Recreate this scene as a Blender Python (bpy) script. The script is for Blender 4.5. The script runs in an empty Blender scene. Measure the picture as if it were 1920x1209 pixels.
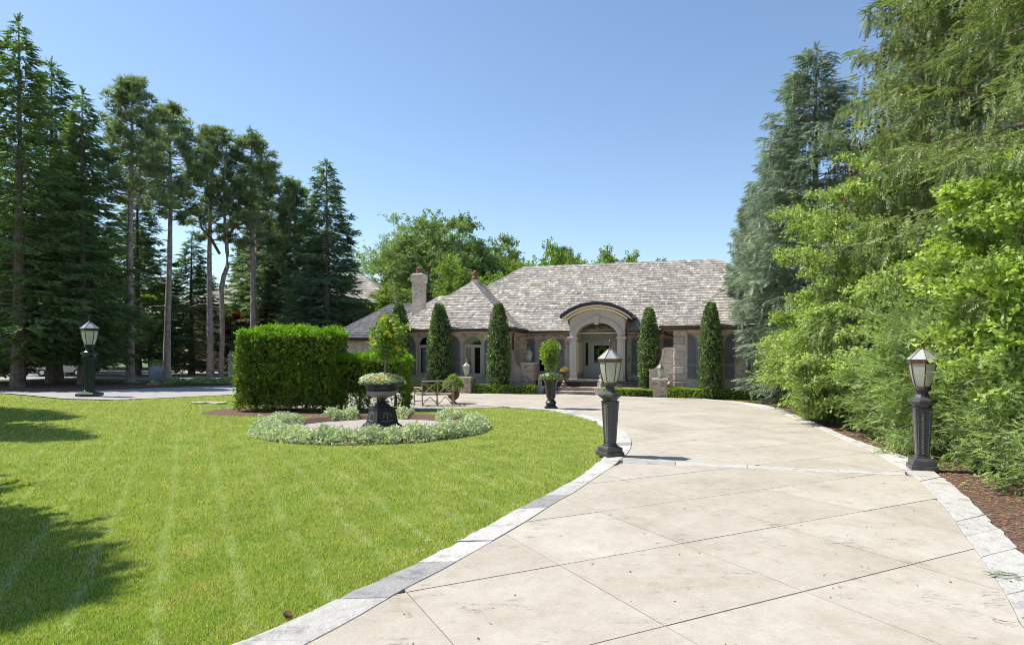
import bpy, bmesh, math, random
import numpy as np
from mathutils import Vector, Matrix, Euler
R = math.radians
rng = np.random.default_rng(7)
random.seed(7)
sc = bpy.context.scene
col = sc.collection

# ------------------------------------------------------------------ camera
CAM_H = 2.0
FPX = 1182.0            # focal length in photo pixels (1920 wide)
cam_d = bpy.data.cameras.new('camera')
cam = bpy.data.objects.new('camera', cam_d); col.objects.link(cam)
cam.location = (0, 0, CAM_H); cam.rotation_euler = (R(90), 0, 0)
cam_d.sensor_width = 36; cam_d.lens = FPX/1920*36
cam_d.shift_y = 58.5/1920
cam_d.clip_start = 0.05; cam_d.clip_end = 3000
sc.camera = cam
# ------------------------------------------------------------------ light
SUN_AZ = math.atan2(-0.965, 0.262)        # towards the sun, measured from +Y clockwise
SUN_EL = R(56)
world = bpy.data.worlds.new('World'); sc.world = world; world.use_nodes = True
nt = world.node_tree; nt.nodes.clear()
sky = nt.nodes.new('ShaderNodeTexSky'); sky.sky_type = 'NISHITA'; sky.sun_disc = False
sky.sun_elevation = SUN_EL; sky.sun_rotation = SUN_AZ
sky.air_density = 1.05; sky.dust_density = 0.3; sky.ozone_density = 2.3; sky.altitude = 100
bg = nt.nodes.new('ShaderNodeBackground'); bg.inputs['Strength'].default_value = 0.128
wo = nt.nodes.new('ShaderNodeOutputWorld')
nt.links.new(sky.outputs[0], bg.inputs[0]); nt.links.new(bg.outputs[0], wo.inputs[0])
sd = bpy.data.lights.new('sun', 'SUN'); sd.energy = 5.0; sd.angle = R(0.53); sd.color = (1.0, 0.955, 0.87)
sun = bpy.data.objects.new('sun', sd); col.objects.link(sun)
to_sun = Vector((math.sin(SUN_AZ)*math.cos(SUN_EL), math.cos(SUN_AZ)*math.cos(SUN_EL), math.sin(SUN_EL)))
sun.rotation_euler = to_sun.to_track_quat('Z', 'Y').to_euler()
sun.location = (-20, 5, 40)
sc.view_settings.view_transform = 'Standard'; sc.view_settings.look = 'None'
sc.view_settings.gamma = 1; sc.view_settings.use_curve_mapping = False
sc.view_settings.exposure = 0.55
sc.cycles.filter_width = 1.0

# ------------------------------------------------------------------ helpers
def G(px, py, z=0.0):
    """world point on the level ground for a spot measured on the photograph"""
    Y = (CAM_H-z)*FPX/(py-663.0)
    return ((px-960.0)*Y/FPX, Y)

def link(o, parent=None):
    col.objects.link(o)
    if parent is not None: o.parent = parent
    return o
def tag(o, label=None, cat=None, group=None, kind=None):
    if label: o['label'] = label
    if cat: o['category'] = cat
    if group: o['group'] = group
    if kind: o['kind'] = kind
    return o
def empty(name, loc=(0, 0, 0), rz=0.0, label=None, cat=None, group=None, kind=None, scale=1.0):
    o = bpy.data.objects.new(name, None); o.empty_display_size = 0.2
    o.location = loc; o.rotation_euler = (0, 0, rz); o.scale = (scale,)*3
    link(o); return tag(o, label, cat, group, kind)
def kids(o): return [c for c in bpy.data.objects if c.parent == o]
def copy_tree(o, parent=None):
    ch = kids(o)
    c = o.copy(); link(c); c.parent = parent
    for k in ch: copy_tree(k, c)
    return c

class MB:
    def __init__(s): s.v = []; s.f = []
    def add(s, vs, fs):
        n = len(s.v); s.v += [tuple(p) for p in vs]; s.f += [tuple(i+n for i in q) for q in fs]; return s
    def box(s, x0, x1, y0, y1, z0, z1):
        return s.add([(x0,y0,z0),(x1,y0,z0),(x1,y1,z0),(x0,y1,z0),(x0,y0,z1),(x1,y0,z1),(x1,y1,z1),(x0,y1,z1)],
                     [(3,2,1,0),(4,5,6,7),(0,1,5,4),(1,2,6,5),(2,3,7,6),(3,0,4,7)])
    def frus(s, z0, w0, z1, w1, cx=0, cy=0, d0=None, d1=None):
        d0 = w0 if d0 is None else d0; d1 = w1 if d1 is None else d1
        a = [(cx-w0/2,cy-d0/2,z0),(cx+w0/2,cy-d0/2,z0),(cx+w0/2,cy+d0/2,z0),(cx-w0/2,cy+d0/2,z0)]
        b = [(cx-w1/2,cy-d1/2,z1),(cx+w1/2,cy-d1/2,z1),(cx+w1/2,cy+d1/2,z1),(cx-w1/2,cy+d1/2,z1)]
        return s.add(a+b, [(3,2,1,0),(4,5,6,7),(0,1,5,4),(1,2,6,5),(2,3,7,6),(3,0,4,7)])
    def prism(s, poly, z0, z1):
        n = len(poly)
        vs = [(p[0],p[1],z0) for p in poly]+[(p[0],p[1],z1) for p in poly]
        return s.add(vs, [tuple(range(n-1,-1,-1)), tuple(range(n,2*n))]+[(i,(i+1)%n,n+(i+1)%n,n+i) for i in range(n)])
    def prism_y(s, poly, y0, y1):     # polygon in x,z pushed along y
        n = len(poly)
        vs = [(p[0],y0,p[1]) for p in poly]+[(p[0],y1,p[1]) for p in poly]
        return s.add(vs, [tuple(range(n)), tuple(range(2*n-1,n-1,-1))]+[(i,n+i,n+(i+1)%n,(i+1)%n) for i in range(n)])
    def lathe(s, prof, seg=24, cx=0, cy=0, ph=0.0, cap=True, flute=0.0, nf=0):
        vs = []; fs = []
        for r, z in prof:
            for k in range(seg):
                a = 2*math.pi*k/seg+ph
                rr = r*(1+flute*abs(math.cos(a*nf/2))) if nf else r
                vs.append((cx+rr*math.cos(a), cy+rr*math.sin(a), z))
        for j in range(len(prof)-1):
            for k in range(seg):
                fs.append((j*seg+k, j*seg+(k+1)%seg, (j+1)*seg+(k+1)%seg, (j+1)*seg+k))
        if cap:
            fs.append(tuple(range(seg-1,-1,-1))); fs.append(tuple((len(prof)-1)*seg+k for k in range(seg)))
        return s.add(vs, fs)
    def tube(s, pts, rad, seg=8):
        pts = [Vector([float(c) for c in p]) for p in pts]
        if not hasattr(rad, '__len__'): rad = [rad]*len(pts)
        rad = [float(q) for q in rad]
        vs = []; fs = []
        for i, p in enumerate(pts):
            t = (pts[min(i+1,len(pts)-1)]-pts[max(i-1,0)]).normalized()
            a = t.cross(Vector((0,0,1)))
            if a.length < 1e-3: a = t.cross(Vector((0,1,0)))
            a.normalize(); b = t.cross(a)
            for k in range(seg):
                th = 2*math.pi*k/seg
                vs.append(p+rad[i]*(math.cos(th)*a+math.sin(th)*b))
        for j in range(len(pts)-1):
            for k in range(seg):
                fs.append((j*seg+k, (j+1)*seg+k, (j+1)*seg+(k+1)%seg, j*seg+(k+1)%seg))
        fs.append(tuple(range(seg))); fs.append(tuple((len(pts)-1)*seg+k for k in range(seg-1,-1,-1)))
        return s.add(vs, fs)
    def mesh(s, name, m=None, smooth=False):
        me = bpy.data.meshes.new(name); me.from_pydata([tuple(p) for p in s.v], [], s.f); me.update()
        if m: me.materials.append(m)
        if smooth:
            me.polygons.foreach_set('use_smooth', [True]*len(me.polygons))
            try: me.set_sharp_from_angle(angle=R(38))
            except Exception: pass
        return me
    def build(s, name, m, parent=None, smooth=False, bevel=0.0, loc=None, rz=None):
        me = s.mesh(name, m, smooth)
        if bevel:
            b = bmesh.new(); b.from_mesh(me)
            es = [e for e in b.edges if len(e.link_faces) == 2 and e.calc_face_angle(0) > 0.6]
            bmesh.ops.bevel(b, geom=es, offset=bevel, segments=1, affect='EDGES'); b.to_mesh(me); b.free()
        o = link(bpy.data.objects.new(name, me), parent)
        if loc: o.location = loc
        if rz: o.rotation_euler = (0, 0, rz)
        return o

def np_mesh(name, V, F, m):
    V = np.asarray(V, dtype=np.float32); F = np.asarray(F, dtype=np.int32)
    me = bpy.data.meshes.new(name)
    me.vertices.add(len(V)); me.vertices.foreach_set('co', V.ravel())
    k = F.shape[1]
    me.loops.add(F.size); me.loops.foreach_set('vertex_index', F.ravel())
    me.polygons.add(len(F)); me.polygons.foreach_set('loop_start', np.arange(0, F.size, k, dtype=np.int32))
    try: me.polygons.foreach_set('loop_total', np.full(len(F), k, dtype=np.int32))
    except Exception: pass
    me.update(calc_edges=True)
    if m: me.materials.append(m)
    return me
def np_obj(name, V, F, m, parent=None):
    return link(bpy.data.objects.new(name, np_mesh(name, V, F, m)), parent)

# ------------------------------------------------------------------ materials
def newmat(name):
    m = bpy.data.materials.new(name); m.use_nodes = True; t = m.node_tree; t.nodes.clear()
    out = t.nodes.new('ShaderNodeOutputMaterial'); return m, t, out
def N(t, typ, **kw):
    n = t.nodes.new(typ)
    for k, v in kw.items():
        if k in n.inputs: n.inputs[k].default_value = v
        else: setattr(n, k, v)
    return n
def ramp(t, stops, fac):
    r = t.nodes.new('ShaderNodeValToRGB'); e = r.color_ramp.elements
    while len(e) < len(stops): e.new(0.5)
    for i, (p, c) in enumerate(stops): e[i].position = p; e[i].color = tuple(c)+(1,)
    t.links.new(fac, r.inputs[0]); return r.outputs[0]
def mixc(t, fac, a, b, mode='MIX'):
    n = t.nodes.new('ShaderNodeMix'); n.data_type = 'RGBA'; n.blend_type = mode
    for s_, v in ((0, fac), (6, a), (7, b)):
        if hasattr(v, 'links') or isinstance(v, bpy.types.NodeSocket): t.links.new(v, n.inputs[s_])
        else: n.inputs[s_].default_value = v if s_ == 0 else tuple(v)+(1,)
    return n.outputs[2]
def noise(t, vec, scale, detail=4, rough=0.55):
    n = N(t, 'ShaderNodeTexNoise', Scale=scale, Detail=detail, Roughness=rough)
    t.links.new(vec, n.inputs['Vector']); return n.outputs['Fac']
def bump(t, h, dist, strength=1.0):
    n = N(t, 'ShaderNodeBump', Strength=strength, Distance=dist); t.links.new(h, n.inputs['Height']); return n.outputs[0]
def coord(t, kind='Object'):
    if kind == 'World': return t.nodes.new('ShaderNodeNewGeometry').outputs['Position']
    return t.nodes.new('ShaderNodeTexCoord').outputs[kind]

def mat(name, c, c2=None, rough=0.6, scale=6, metal=0.0, bd=0.0, bs=30, spec=0.5, kind='Object', objvar=0.0):
    m, t, out = newmat(name); p = N(t, 'ShaderNodeBsdfPrincipled', Roughness=rough, Metallic=metal)
    p.inputs['Specular IOR Level'].default_value = spec
    v = coord(t, kind)
    c2 = c2 or tuple(x*0.75 for x in c)
    f = noise(t, v, scale, 6, 0.65)
    cc = ramp(t, [(0.32, c2), (0.68, c)], f)
    if objvar:
        oi = t.nodes.new('ShaderNodeObjectInfo')
        g = ramp(t, [(0, (1-objvar,)*3), (1, (1+objvar*0.4,)*3)], oi.outputs['Random'])
        cc = mixc(t, 1.0, cc, g, 'MULTIPLY')
    t.links.new(cc, p.inputs['Base Color'])
    if bd: t.links.new(bump(t, noise(t, v, bs, 5), bd), p.inputs['Normal'])
    t.links.new(p.outputs[0], out.inputs[0]); return m

def leafmat(name, cols, trans=0.35, tcol=None, clump=1.2, clump_amt=0.35, rough=0.5, spec=0.25):
    """foliage: colour differs leaf by leaf and clump by clump, light passes through the blades"""
    m, t, out = newmat(name); g = t.nodes.new('ShaderNodeNewGeometry')
    n = len(cols)
    c = ramp(t, [(i/(n-1), k) for i, k in enumerate(cols)], g.outputs['Random Per Island'])
    f = noise(t, coord(t), clump, 3)
    lo = 1-clump_amt; hi = 1+clump_amt
    r = ramp(t, [(0.35, (lo*0.95, lo, lo)), (0.65, (hi, hi, hi*0.8))], f)
    c = mixc(t, 1.0, c, r, 'MULTIPLY')
    d = N(t, 'ShaderNodeBsdfPrincipled', Roughness=rough); d.inputs['Specular IOR Level'].default_value = spec
    t.links.new(c, d.inputs['Base Color'])
    tr = t.nodes.new('ShaderNodeBsdfTranslucent')
    t.links.new(mixc(t, 1.0, c, tcol or (1.08, 1.2, 0.5), 'MULTIPLY'), tr.inputs[0])
    mx = t.nodes.new('ShaderNodeMixShader'); mx.inputs[0].default_value = trans
    t.links.new(d.outputs[0], mx.inputs[1]); t.links.new(tr.outputs[0], mx.inputs[2])
    t.links.new(mx.outputs[0], out.inputs[0]); return m

def brickmat(name, cs, mortar, bw=0.215, rh=0.075, mo=0.009, bias=0.0):
    m, t, out = newmat(name); p = N(t, 'ShaderNodeBsdfPrincipled', Roughness=0.88)
    s = t.nodes.new('ShaderNodeSeparateXYZ'); t.links.new(coord(t), s.inputs[0])
    a = N(t, 'ShaderNodeMath', operation='ADD'); t.links.new(s.outputs[0], a.inputs[0]); t.links.new(s.outputs[1], a.inputs[1])
    c = t.nodes.new('ShaderNodeCombineXYZ'); t.links.new(a.outputs[0], c.inputs[0]); t.links.new(s.outputs[2], c.inputs[1])
    b = N(t, 'ShaderNodeTexBrick', Scale=1.0, offset=0.5)
    b.inputs['Mortar Size'].default_value = mo; b.inputs['Mortar Smooth'].default_value = 0.3
    b.inputs['Brick Width'].default_value = bw; b.inputs['Row Height'].default_value = rh; b.inputs['Bias'].default_value = bias
    b.inputs['Color1'].default_value = (0,0,0,1); b.inputs['Color2'].default_value = (1,1,1,1)
    b.inputs['Mortar'].default_value = (0.5,0.5,0.5,1)
    t.links.new(c.outputs[0], b.inputs['Vector'])
    n = len(cs)
    bc = ramp(t, [(i/(n-1), k) for i, k in enumerate(cs)], b.outputs['Color'])
    w = noise(t, c.outputs[0], 1.1, 5); bc = mixc(t, 0.8, bc, ramp(t, [(0.3,(0.8,0.77,0.76)),(0.7,(1.1,1.1,1.1))], w), 'MULTIPLY')
    fn = noise(t, c.outputs[0], 22, 4); bc = mixc(t, 0.6, bc, ramp(t, [(0.35,(0.65,0.62,0.62)),(0.65,(1.25,1.22,1.2))], fn), 'MULTIPLY')
    cc = mixc(t, b.outputs['Fac'], bc, mortar)
    t.links.new(cc, p.inputs['Base Color'])
    inv = N(t, 'ShaderNodeMath', operation='SUBTRACT'); inv.inputs[0].default_value = 1.0; t.links.new(b.outputs['Fac'], inv.inputs[1])
    ad = N(t, 'ShaderNodeMath', operation='MULTIPLY_ADD'); t.links.new(fn, ad.inputs[0]); ad.inputs[1].default_value = 0.6; t.links.new(inv.outputs[0], ad.inputs[2])
    t.links.new(bump(t, ad.outputs[0], 0.012), p.inputs['Normal'])
    t.links.new(p.outputs[0], out.inputs[0]); return m

def islandmat(name, cols, rough=0.8, bd=0.004, bs=40, streak=None):
    m, t, out = newmat(name); p = N(t, 'ShaderNodeBsdfPrincipled', Roughness=rough)
    p.inputs['Specular IOR Level'].default_value = 0.3
    g = t.nodes.new('ShaderNodeNewGeometry'); n = len(cols)
    c = ramp(t, [(i/(n-1), k) for i, k in enumerate(cols)], g.outputs['Random Per Island'])
    v = coord(t)
    if streak:
        mp = N(t, 'ShaderNodeMapping'); mp.inputs['Scale'].default_value = streak; t.links.new(v, mp.inputs[0]); v2 = mp.outputs[0]
    else: v2 = v
    f = noise(t, v2, 1.0 if streak else bs*0.4, 5)
    c = mixc(t, 1.0, c, ramp(t, [(0.3,(0.62,0.6,0.58)),(0.7,(1.2,1.2,1.2))], f), 'MULTIPLY')
    big = noise(t, v, 0.45, 3); c = mixc(t, 1.0, c, ramp(t, [(0.3,(0.85,0.85,0.87)),(0.7,(1.1,1.08,1.05))], big), 'MULTIPLY')
    t.links.new(c, p.inputs['Base Color'])
    t.links.new(bump(t, f, bd), p.inputs['Normal'])
    t.links.new(p.outputs[0], out.inputs[0]); return m

def glassmat(name, tint=(0.75,0.8,0.8)):
    m, t, out = newmat(name)
    tr = N(t, 'ShaderNodeBsdfTransparent'); tr.inputs[0].default_value = tuple(tint)+(1,)
    gl = N(t, 'ShaderNodeBsdfGlossy', Roughness=0.03)
    fr = N(t, 'ShaderNodeFresnel', IOR=1.55)
    mx = t.nodes.new('ShaderNodeMixShader'); t.links.new(fr.outputs[0], mx.inputs[0])
    t.links.new(tr.outputs[0], mx.inputs[1]); t.links.new(gl.outputs[0], mx.inputs[2]); t.links.new(mx.outputs[0], out.inputs[0]); return m

def frostmat(name):
    m, t, out = newmat(name)
    tl = N(t, 'ShaderNodeBsdfTranslucent'); tl.inputs[0].default_value = (0.8,0.82,0.74,1)
    d = N(t, 'ShaderNodeBsdfPrincipled', Roughness=0.25); d.inputs['Base Color'].default_value = (0.62,0.63,0.56,1)
    v = coord(t); f = noise(t, v, 60, 4); t.links.new(bump(t, f, 0.004), d.inputs['Normal'])
    tr = N(t, 'ShaderNodeBsdfTransparent'); tr.inputs[0].default_value = (0.9,0.92,0.88,1)
    mx = t.nodes.new('ShaderNodeMixShader'); mx.inputs[0].default_value = 0.45
    t.links.new(d.outputs[0], mx.inputs[1]); t.links.new(tl.outputs[0], mx.inputs[2])
    m2 = t.nodes.new('ShaderNodeMixShader'); m2.inputs[0].default_value = 0.12
    t.links.new(mx.outputs[0], m2.inputs[1]); t.links.new(tr.outputs[0], m2.inputs[2])
    t.links.new(m2.outputs[0], out.inputs[0]); return m

M = {}
M['brick'] = brickmat('pink_grey_brick', [(0.40,0.30,0.235),(0.66,0.545,0.44),(0.78,0.67,0.56),(0.58,0.475,0.39),(0.84,0.75,0.65)], (0.68,0.59,0.49))
M['brick_red'] = brickmat('red_brick', [(0.22,0.075,0.045),(0.34,0.13,0.08),(0.42,0.19,0.12)], (0.35,0.28,0.22))
M['brick_tan'] = brickmat('tan_brick', [(0.38,0.24,0.15),(0.48,0.32,0.2),(0.55,0.4,0.26)], (0.4,0.32,0.22))
M['brickpiece'] = islandmat('pier_brick', [(0.30,0.20,0.15),(0.52,0.39,0.31),(0.64,0.52,0.43),(0.42,0.30,0.25),(0.70,0.60,0.52)], 0.88, 0.004, 40)
M['shingle'] = islandmat('weathered_cedar_shingle', [(0.23,0.21,0.18),(0.37,0.34,0.30),(0.32,0.29,0.255),(0.44,0.41,0.365),(0.39,0.36,0.32),(0.28,0.255,0.225),(0.42,0.39,0.345),(0.56,0.535,0.49)], 0.85, 0.006, 20)
M['shaded_shingle'] = islandmat('shade_toned_shingle', [(0.045,0.05,0.065),(0.08,0.085,0.10),(0.12,0.12,0.13)], 0.6, 0.004, 20)  # garage wing shingles: the roof's shade is put into this dark bluish colour
M['roofdeck'] = mat('roof_deck', (0.10,0.08,0.07), rough=0.95)
M['stone'] = mat('cut_limestone', (0.50,0.44,0.37), (0.36,0.31,0.26), 0.85, 5, bd=0.01, bs=35)
M['quoin'] = mat('rough_quoin_stone', (0.60,0.52,0.45), (0.42,0.35,0.30), 0.9, 7, bd=0.04, bs=14, objvar=0.25)
M['cast'] = mat('pale_cast_stone', (0.58,0.53,0.46), (0.42,0.37,0.31), 0.85, 9, bd=0.006, bs=50)
M['stucco'] = mat('taupe_stucco', (0.52,0.455,0.395), (0.47,0.41,0.355), 0.8, 3, bd=0.002, bs=80)
M['stucco_cream'] = mat('cream_moulding', (0.82,0.69,0.50), (0.74,0.62,0.45), 0.7, 4)
M['shutter'] = mat('grey_shutter_paint', (0.235,0.23,0.23), (0.19,0.185,0.185), 0.5, 5)
M['frame'] = mat('taupe_window_paint', (0.42,0.365,0.32), (0.37,0.32,0.28), 0.5, 5)
M['door'] = mat('sage_grey_door_paint', (0.42,0.43,0.40), (0.37,0.38,0.35), 0.45, 4)
M['gutter'] = mat('dark_brown_gutter', (0.060,0.032,0.028), (0.04,0.024,0.022), 0.35, 3)
M['hoodroof'] = mat('dark_hood_roofing', (0.035,0.033,0.042), (0.022,0.022,0.03), 0.5, 8, bd=0.004)
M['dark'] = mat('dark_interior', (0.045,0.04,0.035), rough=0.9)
M['curtain'] = mat('white_curtain', (0.72,0.72,0.70), (0.6,0.6,0.58), 0.9, 8)
M['glass'] = glassmat('window_glass')
M['frost'] = frostmat('frosted_lamp_glass')
M['roofglass'] = mat('lantern_roof_glass', (0.42,0.43,0.44), (0.33,0.33,0.33), 0.25, 12)
M['iron'] = mat('dark_cast_iron', (0.115,0.113,0.112), (0.055,0.055,0.057), 0.42, 9, 0.35, bd=0.002, bs=60)
M['irondark'] = mat('near_black_iron', (0.050,0.048,0.048), (0.022,0.022,0.024), 0.36, 9, 0.3, bd=0.002, bs=60)
M['ironworn'] = mat('worn_iron_relief', (0.30,0.29,0.28), (0.10,0.10,0.10), 0.45, 30, 0.3, bd=0.002, bs=70)
M['irongreen'] = mat('green_black_iron', (0.030,0.055,0.045), (0.016,0.030,0.026), 0.35, 8, 0.3, bd=0.002)
M['bronze'] = mat('aged_bronze', (0.20,0.125,0.075), (0.10,0.065,0.045), 0.42, 14, 0.6, bd=0.001)
M['pewter'] = mat('pale_weathered_metal', (0.42,0.40,0.37), (0.26,0.24,0.22), 0.45, 14, 0.5)
M['wood'] = mat('weathered_stick_wood', (0.42,0.34,0.25), (0.28,0.22,0.16), 0.8, 12, bd=0.004)
M['terracotta'] = mat('terracotta', (0.62,0.27,0.10), (0.50,0.20,0.07), 0.8, 8)
M['terradark'] = mat('dark_terracotta', (0.26,0.10,0.07), (0.16,0.07,0.05), 0.8, 8)
M['bark'] = mat('grey_brown_bark', (0.30,0.235,0.205), (0.13,0.095,0.08), 0.95, 3.5, bd=0.05, bs=9)
M['barkpine'] = mat('pine_bark', (0.48,0.39,0.36), (0.20,0.15,0.14), 0.95, 3.0, bd=0.06, bs=7)
M['twig'] = mat('dry_twig', (0.20,0.15,0.11), (0.11,0.08,0.06), 0.9, 12)
M['steps'] = mat('bluestone_step', (0.48,0.40,0.33), (0.27,0.22,0.185), 0.85, 6, bd=0.012, bs=22, objvar=0.15)
M['urnstone'] = mat('grey_urn_stone', (0.33,0.35,0.38), (0.20,0.21,0.24), 0.8, 5, bd=0.01, bs=26)
M['pebble'] = islandmat('pebbles', [(0.05,0.05,0.06),(0.12,0.12,0.14),(0.3,0.3,0.32)], 0.5, 0.001, 60)

# conifers and leaves
M['spruce_dark'] = leafmat('dark_spruce_needles', [(0.10,0.16,0.11),(0.22,0.31,0.18),(0.16,0.24,0.15),(0.40,0.46,0.22)], 0.45, clump=0.8)
M['spruce_bluegreen'] = leafmat('blue_green_spruce_needles', [(0.11,0.17,0.145),(0.22,0.31,0.25),(0.16,0.24,0.19),(0.32,0.41,0.26)], 0.42, clump=0.8)
M['pine'] = leafmat('pine_needles', [(0.13,0.18,0.13),(0.27,0.34,0.22),(0.19,0.25,0.17),(0.40,0.46,0.30)], 0.42, clump=0.9)
M['blue'] = leafmat('blue_spruce_needles', [(0.13,0.18,0.145),(0.38,0.44,0.36),(0.24,0.30,0.245),(0.50,0.55,0.45)], 0.2, (1.0,1.1,0.9), clump=1.0)
M['norway'] = leafmat('norway_spruce_needles', [(0.11,0.155,0.07),(0.32,0.38,0.18),(0.19,0.26,0.12),(0.42,0.42,0.24)], 0.28, clump=1.0)
M['yew'] = leafmat('soft_bright_conifer_needles', [(0.11,0.17,0.07),(0.44,0.54,0.27),(0.24,0.34,0.15),(0.55,0.61,0.35)], 0.4, clump=2.0)
M['lime'] = leafmat('lime_green_leaves', [(0.12,0.18,0.06),(0.43,0.52,0.20),(0.25,0.34,0.11),(0.58,0.64,0.31)], 0.38, clump=1.1)
M['maple'] = leafmat('maple_leaves', [(0.17,0.25,0.06),(0.44,0.54,0.17),(0.29,0.39,0.11),(0.55,0.62,0.24)], 0.38, clump=1.3)
M['broad'] = leafmat('broad_tree_leaves', [(0.20,0.28,0.11),(0.36,0.45,0.18),(0.27,0.35,0.14),(0.45,0.52,0.24)], 0.35, clump=0.5)
M['broad_dark'] = leafmat('darker_broad_leaves', [(0.13,0.20,0.09),(0.28,0.37,0.15),(0.19,0.27,0.12),(0.36,0.44,0.20)], 0.3, clump=0.5)
M['hedge'] = leafmat('clipped_hedge_leaves', [(0.06,0.10,0.022),(0.18,0.26,0.045),(0.30,0.38,0.07),(0.10,0.16,0.03)], 0.35, clump=1.8, clump_amt=0.25)
M['hedge_new'] = leafmat('fresh_hedge_growth', [(0.17,0.32,0.02),(0.28,0.46,0.04)], 0.42, clump=2.0, clump_amt=0.15)
M['box'] = leafmat('box_hedge_leaves', [(0.15,0.23,0.03),(0.46,0.58,0.08),(0.32,0.44,0.06)], 0.5, clump=3, clump_amt=0.2)
M['column'] = leafmat('glossy_column_leaves', [(0.05,0.10,0.03),(0.14,0.22,0.06),(0.09,0.16,0.04),(0.42,0.50,0.26)], 0.25, clump=2.0, rough=0.35, spec=0.5)  # pale last stop paints bright highlights onto scattered leaves
M['varieg'] = leafmat('white_edged_leaves', [(0.85,0.87,0.68),(0.28,0.38,0.13),(0.80,0.83,0.62),(0.88,0.89,0.74),(0.20,0.30,0.08),(0.85,0.87,0.68)], 0.2, (1,1.1,0.7), clump=3, clump_amt=0.15)
M['lemon'] = leafmat('lemon_green_leaves', [(0.15,0.23,0.055),(0.30,0.39,0.10),(0.22,0.31,0.08)], 0.4, clump=2)
M['yellow'] = leafmat('yellow_petals', [(0.75,0.50,0.01),(0.85,0.62,0.03)], 0.3, (1,0.9,0.3), clump_amt=0.1)
M['white'] = leafmat('white_petals', [(0.75,0.75,0.68),(0.85,0.85,0.8)], 0.3, (1,1,0.9), clump_amt=0.05)
M['straw'] = leafmat('straw_yellow_grass', [(0.55,0.40,0.08),(0.7,0.55,0.2)], 0.3, (1,0.9,0.5), clump_amt=0.1)
M['cones'] = leafmat('brown_cones', [(0.12,0.055,0.035),(0.20,0.10,0.06)], 0.0, clump_amt=0.1)
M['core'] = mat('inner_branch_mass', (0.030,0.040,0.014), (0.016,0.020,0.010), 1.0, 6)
M['redleaf'] = leafmat('red_brown_leaves', [(0.20,0.05,0.03),(0.30,0.10,0.05),(0.16,0.06,0.03)], 0.3, (1.2,0.8,0.5))

def lawnmat():
    m, t, out = newmat('lawn'); p = N(t, 'ShaderNodeBsdfPrincipled', Roughness=0.9); p.inputs['Specular IOR Level'].default_value = 0.15
    v = coord(t, 'World')
    a = ramp(t, [(0.3,(0.15,0.20,0.035)),(0.55,(0.25,0.30,0.06)),(0.75,(0.36,0.36,0.13))], noise(t, v, 1.3, 6, 0.65))
    b = mixc(t, 0.65, a, ramp(t, [(0.3,(0.45,0.45,0.4)),(0.7,(1.35,1.3,1.2))], noise(t, v, 45, 5, 0.7)), 'MULTIPLY')
    t.links.new(b, p.inputs['Base Color']); t.links.new(bump(t, noise(t, v, 70, 4), 0.03), p.inputs['Normal'])
    t.links.new(p.outputs[0], out.inputs[0]); return m
M['lawn'] = lawnmat()
def grassmat():
    m, t, out = newmat('grass_blades'); g = t.nodes.new('ShaderNodeNewGeometry'); v = g.outputs['Position']
    c = ramp(t, [(0,(0.13,0.20,0.03)),(0.25,(0.31,0.40,0.055)),(0.6,(0.46,0.55,0.08)),(0.85,(0.62,0.66,0.22)),(1,(0.68,0.60,0.38))], g.outputs['Random Per Island'])
    pt = ramp(t, [(0.34,(0.72,0.86,0.70)),(0.48,(0.98,1.0,0.95)),(0.56,(1.08,1.0,1.15)),(0.68,(1.35,1.08,1.6))], noise(t, v, 1.6, 8, 0.75))
    c = mixc(t, 1.0, c, pt, 'MULTIPLY')
    # mower wheel tracks: pale flattened grass in parallel lines
    s = t.nodes.new('ShaderNodeSeparateXYZ'); t.links.new(v, s.inputs[0])
    m1 = N(t, 'ShaderNodeMath', operation='MULTIPLY'); t.links.new(s.outputs[0], m1.inputs[0]); m1.inputs[1].default_value = 0.89
    m2 = N(t, 'ShaderNodeMath', operation='MULTIPLY_ADD'); t.links.new(s.outputs[1], m2.inputs[0]); m2.inputs[1].default_value = 0.46; t.links.new(m1.outputs[0], m2.inputs[2])
    wob = noise(t, v, 0.5, 2); m3 = N(t, 'ShaderNodeMath', operation='MULTIPLY_ADD'); t.links.new(wob, m3.inputs[0]); m3.inputs[1].default_value = 0.35; t.links.new(m2.outputs[0], m3.inputs[2])
    pp = N(t, 'ShaderNodeMath', operation='PINGPONG'); t.links.new(m3.outputs[0], pp.inputs[0]); pp.inputs[1].default_value = 0.31
    line = ramp(t, [(0.0,(1,1,1)),(0.035,(0.6,0.6,0.6)),(0.075,(0,0,0))], pp.outputs[0])
    msk = ramp(t, [(0.42,(0,0,0)),(0.54,(1,1,1))], noise(t, v, 2.2, 8, 0.8))
    fac = mixc(t, 1.0, line, msk, 'MULTIPLY')
    fl = N(t, 'ShaderNodeMath', operation='MULTIPLY'); t.links.new(fac, fl.inputs[0]); fl.inputs[1].default_value = 0.7
    c = mixc(t, fl.outputs[0], c, (0.72,0.76,0.48))
    d = N(t, 'ShaderNodeBsdfPrincipled', Roughness=0.55); d.inputs['Specular IOR Level'].default_value = 0.25; t.links.new(c, d.inputs['Base Color'])
    tr = t.nodes.new('ShaderNodeBsdfTranslucent'); t.links.new(mixc(t, 1.0, c, (1.05,1.25,0.5), 'MULTIPLY'), tr.inputs[0])
    mx = t.nodes.new('ShaderNodeMixShader'); mx.inputs[0].default_value = 0.35
    t.links.new(d.outputs[0], mx.inputs[1]); t.links.new(tr.outputs[0], mx.inputs[2]); t.links.new(mx.outputs[0], out.inputs[0]); return m
M['grass'] = grassmat()
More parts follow.
